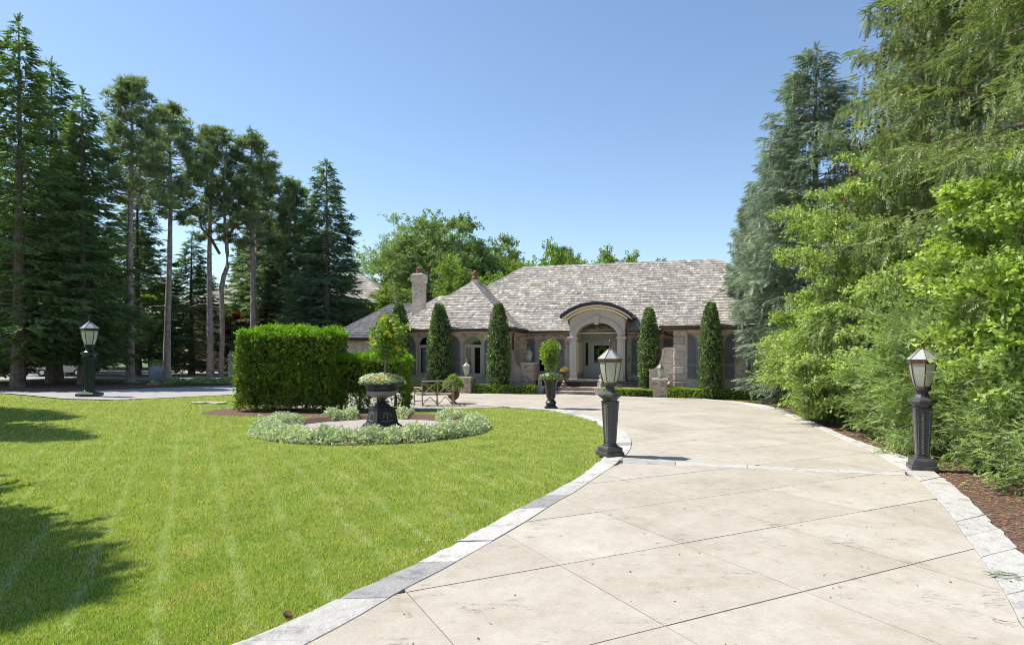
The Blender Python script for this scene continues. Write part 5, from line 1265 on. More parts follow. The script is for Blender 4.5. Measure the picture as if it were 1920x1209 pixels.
def put_col(px, v, label, proto=None, s=1.0, sz=None, rz=0):
    p = at_v(px, v)
    if proto is None:
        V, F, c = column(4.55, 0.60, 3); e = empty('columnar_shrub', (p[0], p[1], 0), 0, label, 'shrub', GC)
        np_obj('foliage', V, F, M['column'], e); c.build('inner_branches', M['core'], e, smooth=True)
        MB().tube([(0,0,-0.05),(0.02,0,0.35)], 0.05, 7).build('stem', M['bark'], e); return e
    return again(proto, p, rz, s, label, sz)
c0 = put_col(824, -0.75, 'dark green clipped column between the two left arched windows')
put_col(935, -0.85, 'clipped column at the right corner of the left wing', c0, 0.92, 0.985, 1.1)
put_col(748, -0.9, 'clipped column half hidden behind the yellow-flowered urn tree', c0, 0.95, 1.02, 2.3)
put_col(1217, 0.30, 'clipped column just right of the arched entrance', c0, 0.83, 0.925, 3.9)
put_col(1333, -1.75, 'clipped column in front of the right wing windows', c0, 0.82, 0.935, 5.0)

# ------------------------------------------------------------------ hedges
def hedge_block(name, label, p0, p1, wd, h, n, size, m, core, group=None, open_bottom=0.0, new=None, soft=0.05, cat='hedge'):
    p0 = np.array(p0); p1 = np.array(p1); L = np.linalg.norm(p1-p0); ang = math.atan2(p1[1]-p0[1], p1[0]-p0[0])
    e = empty(name, (p0[0], p0[1], 0), ang, label, cat, group); g = np.random.default_rng(int(L*100))
    A = [L*h, L*h, wd*h, wd*h, L*wd]; k = g.choice(5, n, p=np.array(A)/sum(A)); u, w = g.random(n), g.random(n)
    P = np.zeros((n, 3)); Nn = np.zeros((n, 3))
    for f, (fn, nn) in enumerate(((lambda a, b: (a*L, 0*a, b*h), (0,-1,0)), (lambda a, b: (a*L, 0*a+wd, b*h), (0,1,0)), (lambda a, b: (0*a, a*wd, b*h), (-1,0,0)), (lambda a, b: (0*a+L, a*wd, b*h), (1,0,0)), (lambda a, b: (a*L, b*wd, 0*a+h), (0,0,1)))):
        q = k == f; P[q] = np.stack(fn(u[q], w[q]), 1); Nn[q] = nn
    # rounded edges and gentle unevenness
    und = 0.05*np.sin(P[:,0]*2.1+P[:,2]*1.7)+0.04*np.sin(P[:,0]*5.3-P[:,2]*3.9+1)+g.normal(0, soft, n)
    P += Nn*(und*min(1, wd))[:, None]; c = np.array([L/2, wd/2, h/2]); 
    dz = np.maximum(0, P[:,2]-(h-0.15*min(1,h)))*0.4; P[:,1] += np.where(P[:,1] < wd/2, 1, -1)*dz*(Nn[:,1] != 0)
    if open_bottom:
        low = (P[:,2] < open_bottom) & (g.random(n) < 0.80) & (np.sin(P[:,0]*4.1)+g.normal(0,.4,n) > -0.5); P = P[~low]; Nn = Nn[~low]; k = k[~low]
    n = len(P); Fw = Nn+g.normal(0, 0.5, (n, 3))+[0, 0, 0.25]
    up = np.tile([0, 0, 1.0], (n, 1))+g.normal(0, 0.4, (n, 3))
    nw = (P[:,2] > h-0.16*min(1.3, h)+g.normal(0, 0.05, n)) if new else np.zeros(n, bool)
    V, F = multi(LEF, P[~nw], Fw[~nw], up[~nw], size*g.uniform(0.7, 1.25, (~nw).sum())); np_obj('foliage', V, F, m, e)
    if new: V, F = multi(LEF, P[nw], Fw[nw]+[0,0,0.5], up[nw], size*g.uniform(0.7, 1.2, nw.sum())); np_obj('new_growth', V, F, new, e)
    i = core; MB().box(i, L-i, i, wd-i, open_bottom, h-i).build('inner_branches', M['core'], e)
    if open_bottom or h > 1.5:
        x = 0.35
        while x < L-0.2: MB().tube([(x, wd*0.45, -0.05), (x+0.04, wd*0.5, 0.4), (x-0.03, wd*0.5, 0.9)], [0.07, 0.055, 0.04], 7).build('stem', M['bark'], e); x += 0.62
    return e
hedge_block('clipped_hedge', 'tall square-clipped hedge block on the lawn island, left of the urn', (-9.5, 21.75), (-6.12, 21.40), 1.35, 2.78, 13500, 0.125, M['hedge'], 0.24, 'clipped hedges on the island', 0.22, M['hedge_new'], 0.085)
hedge_block('clipped_hedge', 'lower clipped hedge behind the urn with open stems near the ground', (-6.3, 21.7), (-3.7, 22.1), 1.0, 1.93, 6500, 0.12, M['hedge'], 0.22, 'clipped hedges on the island', 0.62, M['hedge_new'], 0.08)
GBX = 'low box hedges edging the drive'
def bh(x0, y0, x1, y1, h, label):
    a, b = (G(x0, y0), G(x1, y1)) if y0 else (at_v(x0, -1.38), at_v(x1, -1.38)); L = math.hypot(b[0]-a[0], b[1]-a[1]); hedge_block('box_hedge', label, a, b, 0.55, h, int(L*760), 0.06, M['box'], 0.05, GBX, 0, None, 0.012)
bh(762, 0, 861, 0, 0.42, 'low box hedge left of the short pier, behind the stick bench')
bh(889, 0, 1001, 0, 0.44, 'low box hedge from the short pier to the cherub plinth')
bh(1131, 743, 1224, 744.5, 0.36, 'low box hedge between the steps and the right pier')
bh(1251, 747, 1424, 751, 0.44, 'longest low box hedge, running from the right pier to the blue spruce')

# ------------------------------------------------------------------ flower ring and urn
rc = RING_C
def ring_plants(n, r0, wd, h, seed, a0=0, a1=6.2832, gaps=False):
    g = np.random.default_rng(seed); a = g.uniform(a0, a1, n); t_ = g.uniform(-1, 1, n)
    lump = 1+0.12*np.sin(a*17)+0.10*np.sin(a*31+1)+0.1*g.normal(0, 1, n)
    hh = h*np.maximum(0.05, (1-np.abs(t_)**2.6))*lump
    back = (np.sin(a) > 0.35)
    if gaps: keep = ~(back & (np.sin(a*9+0.7)+0.5*np.sin(a*23) < 0.15)); a, t_, hh = a[keep], t_[keep], hh[keep]; n = len(a)
    rr_ = r0+t_*wd*0.5*(1+0.05*np.sin(a*11)); P = np.c_[rc[0]+np.cos(a)*rr_, rc[1]+np.sin(a)*rr_, hh*g.uniform(0.45, 1.05, n)+0.02]
    Fw = np.c_[np.cos(a)*t_*0.9, np.sin(a)*t_*0.9, np.full(n, 0.8)]+g.normal(0, 0.4, (n, 3))
    return multi(LEF, P, Fw, g.normal(0, 1, (n, 3)), 0.085*g.uniform(0.6, 1.25, n))
L = [ring_plants(13500, RING_R-0.40, 0.80, 0.30, 3, gaps=True)]
V, F = joinVF(L); tag(np_obj('ring_plants', V, F, M['varieg']), 'dense ring of low white-edged foliage planted round the urn', 'plants', kind='stuff')
m = MB(); seg = 60
vs = []
for k in range(seg):
    a = 2*math.pi*k/seg
    for r_, z in ((RING_R-0.80, 0.0), (RING_R-0.62, 0.13), (RING_R-0.25, 0.14), (RING_R-0.04, 0.0)): vs.append((rc[0]+r_*math.cos(a), rc[1]+r_*math.sin(a), z))
m.add(vs, [(4*k+j, 4*((k+1) % seg)+j, 4*((k+1) % seg)+j+1, 4*k+j+1) for k in range(seg) for j in range(3)])
tag(m.build('ring_soil', M['mulch']), None, None, kind='structure')
disc = [(rc[0]+(RING_R-0.75)*math.cos(2*math.pi*k/40), rc[1]+(RING_R-0.75)*math.sin(2*math.pi*k/40)) for k in range(40)]
sheet('gravel_disc', disc, 0.012, M['gravel'])
chips('gravel_stones', disc, 9000, M['gravelstone'], 0.026, (rc[0]-2.4, rc[0]+2.4, rc[1]-2.4, rc[1]+2.4), 'grey gravel inside the flower ring round the urn pedestal', 'gravel')
ux, uy = -3.50, 17.0
urn = empty('garden_urn', (ux, uy, 0.01), R(38), 'wide fluted black urn on a square pedestal inside the flower ring', 'urn')
MB().frus(0, 0.78, 0.09, 0.78).frus(0.09, 0.74, 0.14, 0.66).frus(0.14, 0.64, 0.50, 0.52).frus(0.50, 0.58, 0.55, 0.60).frus(0.55, 0.44, 0.58, 0.40).build('pedestal', M['irondark'], urn, bevel=0.01)
for q in range(4):                        # floral relief on each face
    a = q*math.pi/2; c, s_ = math.cos(a), math.sin(a); m = MB()
    def tr(x, y, z): return (x*c-y*s_, x*s_+y*c, z)
    for k in range(7):
        b = math.pi*(k/6); cx, cz = 0.11*math.cos(b), 0.30+0.11*math.sin(b); y = -0.32+(cz-0.14)*0.165
        pts = [tr(cx+0.035*math.cos(t_)*(1-t_/8), y-0.012, cz+0.035*math.sin(t_)*(1-t_/8)) for t_ in np.linspace(0, 5.5, 8)]; m.tube(pts, 0.009, 5)
    m.tube([tr(-0.16, -0.315, 0.22), tr(0, -0.32, 0.18), tr(0.16, -0.315, 0.22)], 0.011, 5); m.tube([tr(0, -0.315, 0.2), tr(0, -0.285, 0.40)], 0.012, 5)
    m.build('floral_relief', M['pewter'] if False else M['ironworn'], urn)
MB().lathe([(0.20,0.58),(0.21,0.62),(0.12,0.68),(0.085,0.74),(0.10,0.78),(0.16,0.80)], 28).build('stem', M['irondark'], urn, smooth=True)
MB().lathe([(0.14,0.80),(0.26,0.83),(0.38,0.89),(0.445,0.97),(0.45,1.0)], 96, flute=-0.07, nf=64).build('fluted_bowl', M['ironworn'], urn)
MB().lathe([(0.43,0.995),(0.455,1.0),(0.44,1.02),(0.44,1.12),(0.49,1.15),(0.60,1.165),(0.61,1.19),(0.56,1.20),(0.44,1.14),(0.0,1.14)], 48).build('rim', M['irondark'], urn, smooth=True)
m = MB()
for k in range(70):
    a = random.uniform(0, 6.283); r_ = random.uniform(0.46, 0.6); m.lathe([(0.004,1.19),(0.028,1.205),(0.02,1.225),(0.004,1.232)], 6, r_*math.cos(a), r_*math.sin(a))
tag(m.build('pebble', M['pebble'], urn), kind='stuff')
def mound(name, loc, r, h, n, size, mt, parent, zb, seed=1, T=LEF, squash=0.0):
    g = np.random.default_rng(seed); a = g.uniform(0, 6.283, n); q = np.sqrt(g.random(n)); P = np.c_[np.cos(a)*q*r+loc[0], np.sin(a)*q*r+loc[1], zb+h*np.sqrt(np.maximum(0, 1-q*q*0.95))*g.uniform(0.5, 1.08, n)]
    Fw = np.c_[np.cos(a)*q*1.1, np.sin(a)*q*1.1, np.full(n, 0.7)]+g.normal(0, 0.45, (n, 3)); V, F = multi(T, P, Fw, g.normal(0, 1, (n, 3)), size*g.uniform(0.7, 1.25, n)); return np_obj(name, V, F, mt, parent)
FLW = []
def T_flower():
    v = [(0, 0, 0)]; f = []
    for k in range(5):
        a = 2*math.pi*k/5; 
        v += [(0.5*math.cos(a-0.5), 0.22, 0.5*math.sin(a-0.5)), (0.95*math.cos(a), 0.28, 0.95*math.sin(a)), (0.5*math.cos(a+0.5), 0.22, 0.5*math.sin(a+0.5))]; b = 1+3*k; f += [(0, b, b+1), (0, b+1, b+2)]
    return np.array(v, float), np.array(f)
FL = T_flower()
def flowers(name, pts, size, mt, parent, seed=1, out=True):
    g = np.random.default_rng(seed); P = np.array(pts, float); n = len(P); c = P.mean(0); V, F = scatter(FL, P, (P-c)*[1,1,0.5]+g.normal(0, 0.15, (n, 3))+[0,0,0.3], g.normal(0, 1, (n, 3)), size*g.uniform(0.8, 1.2, n)); return tag(np_obj(name, V, F, mt, parent), kind='stuff')
pl = empty('urn_planting', (ux, uy, 0.01), 0, 'white and yellow bedding flowers overflowing the black urn', 'flowers')
mound('foliage', (0,0), 0.60, 0.26, 620, 0.085, M['varieg'], pl, 1.17, 5)
g = np.random.default_rng(9)
def mp_(n, r, zb, h, amin=0, amax=6.283):
    a = g.uniform(amin, amax, n); q = np.sqrt(g.uniform(0.1, 1, n)); return np.c_[np.cos(a)*q*r, np.sin(a)*q*r, zb+h*np.sqrt(1-q*q*0.9)]
flowers('yellow_flower', mp_(75, 0.60, 1.20, 0.22, 4.3, 6.5), 0.045, M['yellow'], pl, 3); flowers('white_flower', mp_(130, 0.62, 1.22, 0.25, 1.5, 6.3), 0.034, M['white'], pl, 4)
std = empty('standard_tree', (ux+0.05, uy, 1.16), 0, 'small round-headed tree with large yellow blooms growing from the urn', 'tree')
MB().tube([(0,0,0),(0.03,0,0.4),(0.0,0,0.8),(0.08,0,1.2)], [0.03,0.026,0.024,0.015], 8).build('trunk', M['wood'], std, smooth=True)
g2 = np.random.default_rng(12); n = 560; u_ = nrm(g2.normal(0, 1, (n, 3))); q = g2.uniform(0.3, 1.18, (n, 1)); P = u_*q*[0.44, 0.44, 0.60]+[0.12, 0, 1.26]; P += np.c_[0.05*np.sin(P[:,2]*9), 0.05*np.cos(P[:,2]*7), 0*P[:,0]]
V, F = multi(LEFB, P, u_+[0, 0, 0.2]+g2.normal(0, 0.4, (n, 3)), g2.normal(0, .5, (n, 3))+[0,0,1], 0.115*g2.uniform(0.6, 1.4, n)); np_obj('crown', V, F, M['lemon'], std)
for k, q in enumerate([(0.02,-0.36,1.80),(0.10,-0.2,1.84),(0.24,-0.40,1.32),(0.45,-0.30,0.95),(-0.25,-0.36,1.22),(0.36,-0.36,1.50),(0.40,-0.34,1.0)]):
    V, F = scatter(FL, np.array([q]), np.array([[0.2*(k % 3-1), -1.0, 0.35]]), np.array([[0.3, 0, 1.0]]), 0.085); np_obj('flower', V, F, M['yellow'], std)

# ------------------------------------------------------------------ stick bench, pots
bx, by = G(792, 762)
bench = empty('stick_bench', (bx, by, 0.02), R(10), 'rustic bench of bare branches with crossed sticks on the gravel', 'bench')
bl, bd_, bhh = 1.14, 0.58, 0.93
def stick(name, a, b, r=0.024):
    a = Vector(a); b = Vector(b); m_ = (a+b)/2+Vector((random.uniform(-.02,.02), random.uniform(-.02,.02), random.uniform(-.02,.02)))
    MB().tube([a, a*0.5+m_*0.5, m_, b*0.5+m_*0.5, b], [r*1.1, r*0.95, r, r*0.9, r*0.95], 7).build(name, M['wood'], bench, smooth=True)
for x in (0, bl*0.5, bl): stick('leg', (x, 0, 0), (x, 0, bhh), 0.028)
for x in (-0.28, bl*0.5, bl+0.10): stick('leg', (x, bd_, 0), (x, bd_, 0.42 if x == bl*0.5 else 0.66), 0.028)
stick('top_rail', (-0.03, 0, bhh), (bl+0.04, 0, bhh), 0.03); stick('rail', (0, 0, 0.42), (bl, 0, 0.42)); stick('rail', (-0.28, bd_, 0.42), (bl+0.1, bd_, 0.42))
for a in (0, bl*0.5):
    stick('crossed_stick', (a, 0, 0.45), (a+bl*0.5, 0, bhh-0.03), 0.018); stick('crossed_stick', (a, 0.01, bhh-0.03), (a+bl*0.5, 0.01, 0.45), 0.018)
    stick('brace', (a+0.01, 0, 0.05), (a+bl*0.25, 0, 0.34), 0.016); stick('brace', (a+bl*0.25, 0, 0.34), (a+bl*0.5-0.01, 0, 0.05), 0.016)
stick('arm_rail', (0, 0, 0.68), (-0.3, bd_+0.03, 0.67), 0.026); stick('arm_rail', (bl, 0, 0.68), (bl+0.12, bd_+0.03, 0.67), 0.026)
stick('crossed_stick', (0, 0, 0.45), (-0.28, bd_, 0.64), 0.018); stick('crossed_stick', (0, 0, 0.66), (-0.28, bd_, 0.44), 0.018)
stick('rail', (0, 0, 0.42), (-0.28, bd_, 0.42)); stick('rail', (bl, 0, 0.42), (bl+0.1, bd_, 0.42)); stick('rail', (-0.28, bd_, 0.15), (bl*.5, bd_, 0.15), 0.018)
for i in range(7): y = 0.04+i*0.085; stick('seat_slat', (-0.27*y/bd_, y, 0.445), (bl+0.1*y/bd_, y, 0.445), 0.017)
def pot(name, loc, prof, mt, label, cat='pot', seg=22, nm='body'):
    e = empty(name, (loc[0], loc[1], loc[2] if len(loc) > 2 else 0.0), 0, label, cat); MB().lathe(prof, seg).build(nm, mt, e, smooth=True); return e
a = G(763, 757); p = pot('terracotta_pot', (a[0], a[1], 0.012), [(0.09,0),(0.10,0.03),(0.075,0.06),(0.13,0.17),(0.155,0.27),(0.175,0.275),(0.18,0.32),(0.15,0.32),(0.14,0.29),(0.0,0.28)], M['terracotta'], 'orange terracotta pot holding a dry stump, left of the stick bench')
MB().tube([(-.04,0,.27),(-.10,0,.42),(-.13,0,.47)], [0.035,0.03,0.012], 6).tube([(.02,0,.27),(.03,0,.45),(.02,0,.62)], [0.035,0.028,0.01], 6).build('stump', M['wood'], p, smooth=True)
a = G(850, 757.5); p = pot('urn_pot', (a[0], a[1], 0.02), [(0.15,0),(0.15,0.04),(0.07,0.09),(0.08,0.13),(0.19,0.22),(0.25,0.34),(0.24,0.42),(0.20,0.46),(0.27,0.50),(0.27,0.53),(0.2,0.53),(0.0,0.47)], M['terradark'], 'dark reddish urn pot right of the bench, filled with a bushy plant')
mound('plant', (0,0), 0.42, 0.62, 520, 0.10, M['lemon'], p, 0.50, 8, LEF)
# tall vase with clipped standard
a = G(1033, 767); vz = 0.03
vs_ = pot('tall_vase', (a[0], a[1], vz), [(0.0,0.12),(0.14,0.12),(0.19,0.17),(0.20,0.22),(0.13,0.30),(0.125,0.34),(0.165,0.42),(0.19,0.62),(0.20,0.80),(0.24,0.96),(0.31,1.08),(0.29,1.09),(0.22,1.0),(0.0,0.98)], M['irondark'], 'tall dark flared vase standing on the curb at the top of the lawn', 'vase', 10)
MB().frus(0, 0.46, 0.06, 0.46).frus(0.06, 0.38, 0.12, 0.34).build('base', M['irondark'], vs_, bevel=0.006)
tp_ = empty('topiary_tree', (a[0]-0.02, a[1], vz+0.98), 0, 'standard tree with airy round head on a bare stem above the tall vase', 'tree')
MB().tube([(0,0,0),(0.01,0,0.35),(0.0,0,0.75),(0.0,0,1.1)], [0.02,0.018,0.017,0.01], 8).build('trunk', M['wood'], tp_, smooth=True)
g2 = np.random.default_rng(15); n = 360; u_ = nrm(g2.normal(0, 1, (n, 3))); P = u_*g2.uniform(0.3, 1.2, (n, 1))*[0.36, 0.36, 0.50]+[0.0, 0, 0.95]
V, F = multi(LEFB, P, u_+[0, 0, 0.1]+g2.normal(0, 0.4, (n, 3)), g2.normal(0, .5, (n, 3))+[0,0,1], 0.105*g2.uniform(0.6, 1.4, n)); np_obj('crown', V, F, M['lemon'], tp_)
vf = empty('vase_flowers', (a[0], a[1], vz+1.0), 0, 'white flowers and leaves spilling from the tall dark vase', 'flowers')
mound('foliage', (0,0), 0.40, 0.20, 300, 0.075, M['lemon'], vf, 0.03, 18); flowers('white_flower', mp_(85, 0.40, 0.08, 0.20), 0.038, M['white'], vf, 14)
# footed bowl of straw-yellow grass on the steps
ub = in_house('footed_urn', 5.32, 0.15, 'bronze footed urn on the steps left of the door', 'urn', z=0.35, s=0.85)
MB().lathe([(0.26,0),(0.26,0.05),(0.22,0.07),(0.22,0.13),(0.17,0.17),(0.15,0.28),(0.08,0.33),(0.05,0.42),(0.045,0.55),(0.09,0.62),(0.06,0.66),(0.12,0.74),(0.25,0.80),(0.29,0.84),(0.30,0.88),(0.26,0.88),(0.0,0.84)], 24).build('body', M['bronze'], ub, smooth=True)
yg = in_house('straw_plant', 5.32, 0.15, 'straw-yellow plant with wispy twigs in the bronze footed urn', 'plant', z=0.35+0.72)
mound('foliage', (0,0), 0.22, 0.24, 260, 0.075, M['straw'], yg, 0.0, 21, TUF)
m = MB(); 
for k in range(26): b = random.uniform(0, 6.283); r_ = random.uniform(0.15, 0.42); m.tube([(0,0,0.05),(r_*.5*math.cos(b), r_*.5*math.sin(b), 0.28),(r_*math.cos(b), r_*math.sin(b), random.uniform(0.35,0.55))], [0.006,0.004,0.003], 3)
m.build('twigs', M['twig'], yg)

# cherub figures (one continuous skinned body each)
def cherub(u, v, z, rz, label):
    J = [(0,0,0.20),(0,0,0.28),(0,0.0,0.37),(0,-0.005,0.425),(0,-0.01,0.50),(0,-0.01,0.545),
         (0.055,-0.01,0.365),(0.10,-0.05,0.29),(0.06,-0.12,0.27),(-0.055,-0.01,0.365),(-0.10,-0.06,0.30),(-0.05,-0.13,0.33),
         (0.045,-0.01,0.19),(0.07,-0.13,0.20),(0.07,-0.15,0.10),(0.07,-0.19,0.07),(-0.045,-0.01,0.19),(-0.06,-0.12,0.22),(-0.05,-0.13,0.11),(-0.05,-0.18,0.08),(0,0.02,0.13)]
    Rr = [.062,.062,.058,.028,.062,.048,.034,.027,.02,.034,.027,.02,.045,.038,.026,.02,.045,.038,.026,.02,.06]
    E_ = [(0,1),(1,2),(2,3),(3,4),(4,5),(2,6),(6,7),(7,8),(2,9),(9,10),(10,11),(0,12),(12,13),(13,14),(14,15),(0,16),(16,17),(17,18),(18,19),(0,20)]
    e = in_house('cherub_statue', u, v, label, 'statue', 'cherub statues on the plinths', rz, z)
    me = bpy.data.meshes.new('figure'); me.from_pydata(J, E_, []); o = link(bpy.data.objects.new('figure', me), e); me.materials.append(M['cast'])
    sk = o.modifiers.new('skin', 'SKIN'); ly = me.skin_vertices[0] if me.skin_vertices else None
    if ly is None: b = bmesh.new(); b.from_mesh(me); b.verts.layers.skin.verify(); b.to_mesh(me); b.free(); ly = me.skin_vertices[0]
    for i, r_ in enumerate(Rr): ly.data[i].radius = (r_, r_)
    ly.data[0].use_root = True
    s2 = o.modifiers.new('sub', 'SUBSURF'); s2.levels = 2; s2.render_levels = 2
    h = MB(); g_ = random.Random(3)
    for k in range(34):
        t_ = g_.uniform(0, 6.283); p_ = g_.uniform(0.05, 1.35); c = (0.06*math.cos(t_)*math.sin(p_), -0.005+0.06*math.sin(t_)*math.sin(p_), 0.515+0.062*math.cos(p_))
        if c[1] < -0.045 and c[2] < 0.545: continue
        h.lathe([(0.002,c[2]-0.018),(0.016,c[2]-0.006),(0.016,c[2]+0.006),(0.002,c[2]+0.018)], 6, c[0], c[1])
    h.build('curls', M['cast'], e, smooth=True)
    MB().lathe([(0.001,0.505),(0.010,0.500),(0.001,0.488)], 6, 0.0, -0.077).lathe([(0.001,0.523),(0.007,0.518),(0.001,0.513)], 6, 0.024, -0.070).lathe([(0.001,0.523),(0.007,0.518),(0.001,0.513)], 6, -0.024, -0.070).box(-0.012,0.012,-0.074,-0.066,0.474,0.479).build('face', M['cast'], e)
    MB().frus(0.0, 0.24, 0.06, 0.20, 0, -0.02, 0.26, 0.22).frus(0.06, 0.17, 0.16, 0.15, 0, 0.02, 0.16, 0.14).build('seat_rock', M['cast'], e, bevel=0.015)
    return e
cherub(4.15, -0.35, 0.40, R(25), 'pale curly-headed cherub sitting on the plinth left of the steps'); cherub(7.30, -0.95, 0.40, R(-25), 'pale cherub on the right plinth, half hidden by the lamp post')
# scrolled ironwork against the wall right of the door
iw = empty('iron_scrollwork', house.location, -TH, 'thin wrought-iron scroll railing against the wall right of the entrance', 'railing')
def scroll(cx, cz, r, turns, sgn=1, ph=0):
    m = MB(); pts = [(cx+sgn*r*(1-t_/(turns*6.6))*math.cos(t_+ph), 0.9, cz+r*(1-t_/(turns*6.6))*math.sin(t_+ph)) for t_ in np.linspace(0, turns*6.283, 26)]
    m.tube(pts, 0.011, 5).build('scroll', M['bronze'], iw, smooth=True)
for k, (cx, cz, r_) in enumerate(((8.45,0.95,0.16),(8.72,1.22,0.12),(8.9,0.85,0.15),(9.2,1.05,0.17),(9.45,0.8,0.13),(8.62,0.74,0.1))): scroll(cx, cz, r_, 1.3, 1 if k % 2 else -1, k)
MB().tube([(8.3,0.9,0.55),(9.6,0.9,0.55)], 0.014, 6).tube([(8.3,0.9,0.5),(8.3,0.9,1.3)], 0.013, 6).tube([(9.58,0.9,0.5),(9.58,0.9,1.2)], 0.013, 6).build('rail', M['bronze'], iw)
lp = in_house('lion_figure', 10.35, -1.15, 'small pale stone dog figure crouched beside the right pier', 'statue', z=0.42, rz=1.2, s=1.0)
V_ = [(0,0,0.13),(0.12,0,0.14),(0.25,0,0.15),(0.30,0,0.22),(0.34,0,0.27),(0.41,0,0.25),(0.22,0.05,0.08),(0.24,0.05,0.0),(0.22,-0.05,0.08),(0.24,-0.05,0.0),(0.0,0.05,0.08),(0.02,0.05,0.0),(0.0,-0.05,0.08),(0.02,-0.05,0.0),(-0.08,0,0.17),(-0.12,0,0.24)]
E2 = [(0,1),(1,2),(2,3),(3,4),(4,5),(2,6),(6,7),(2,8),(8,9),(0,10),(10,11),(0,12),(12,13),(0,14),(14,15)]
me = bpy.data.meshes.new('body'); me.from_pydata(V_, E2, []); o = link(bpy.data.objects.new('body', me), lp); me.materials.append(M['cast']); o.modifiers.new('skin', 'SKIN')
b = bmesh.new(); b.from_mesh(me); b.verts.layers.skin.verify(); b.to_mesh(me); b.free()
for i, r_ in enumerate([.07,.065,.07,.05,.055,.03,.03,.022,.03,.022,.035,.024,.035,.024,.02,.012]): me.skin_vertices[0].data[i].radius = (r_, r_)
me.skin_vertices[0].data[0].use_root = True; o.modifiers.new('sub', 'SUBSURF').levels = 2
lp.name = 'dog_statue'

# ------------------------------------------------------------------ far left: jar, post, ground cover, cars, neighbour house
a = G(292, 721); jr = pot('stone_jar', (a[0], a[1], 0.0), [(0.0,0.08),(0.22,0.08),(0.25,0.14),(0.36,0.42),(0.43,0.75),(0.42,1.0),(0.36,1.16),(0.30,1.22),(0.37,1.28),(0.37,1.33),(0.29,1.33),(0.0,1.2)], M['urnstone'], 'big pale grey stone jar on a slab beside the second pine', 'jar', 28)
MB().box(-0.36, 0.36, -0.36, 0.36, 0, 0.08).build('slab', M['cast'], jr, bevel=0.01)
jf = empty('jar_flowers', (a[0], a[1], 1.25), 0, 'pale flowers and trailing leaves growing in the grey stone jar', 'flowers'); mound('foliage', (0,0), 0.42, 0.26, 220, 0.10, M['lemon'], jf, 0.05, 31); flowers('flower', mp_(40, 0.4, 0.1, 0.25), 0.05, M['yellow'], jf, 32)
sp_ = empty('stone_post', (-20.1, 45.0, 0), 0.3, 'slim grey carved stone post left of the tall hedge', 'post')
MB().frus(0, 0.42, 0.2, 0.42).frus(0.2, 0.30, 1.5, 0.26).frus(1.5, 0.36, 1.62, 0.38).build('shaft', M['urnstone'], sp_, bevel=0.02); MB().lathe([(0.08,1.62),(0.14,1.7),(0.18,1.85),(0.10,2.0),(0.03,2.2)], 14).build('finial', M['urnstone'], sp_, smooth=True)
gc = [(-22.2,38.3),(-17.6,40.2),(-14.0,39.4),(-14.0,43),(-21.5,43.2)]
P = np.c_[rng.uniform(-22.5, -13.5, 4200), rng.uniform(38, 43.4, 4200)]; P = P[inpoly(P, gc)]; n = len(P); z = 0.28*(0.5+0.5*np.sin(P[:,0]*3)*np.sin(P[:,1]*2.3))*rng.uniform(0.5, 1.3, n)+0.12
V, F = multi(LEF, np.c_[P, z], rng.normal(0, .5, (n, 3))+[0,-0.3,0.7], rng.normal(0, 1, (n, 3)), 0.17*rng.uniform(0.7, 1.3, n)); tag(np_obj('ground_cover', V, F, M['yew']), 'leafy light ground cover under the forked pine', 'plants', kind='stuff')
plant('red_shrub', 'red-brown leaved shrub in the shade behind the forked pine', 'shrub', (-26.5, 63.5), leafy(6.5, 2.6, 0.3, 40, 90, 0.34, (0.5, 0.9), 0.7, 91, LEF, 0.08, 3), M['redleaf'], group='red-brown shrubs by the neighbour house')
again(bpy.data.objects['red_shrub'], (-21.0, 66.0), 2.0, 1.1, 'red-brown leaved shrub just left of the tall hedge'); again(bC, (-33.0, 78.0), 2.0, 1.0, 'sunlit green tree beyond the far parked car', 0.9, 'sunlit trees beyond the neighbour drive'); again(bC, (-48.0, 84.0), 4.0, 1.4, 'sunlit green tree beyond the far left road', 1.2, 'sunlit trees beyond the neighbour drive'); again(bB, (-60.0, 80.0), 4.0, 1.3, 'loose pale tree at the far left behind the spruces', 1.1, 'sunlit trees beyond the neighbour drive')
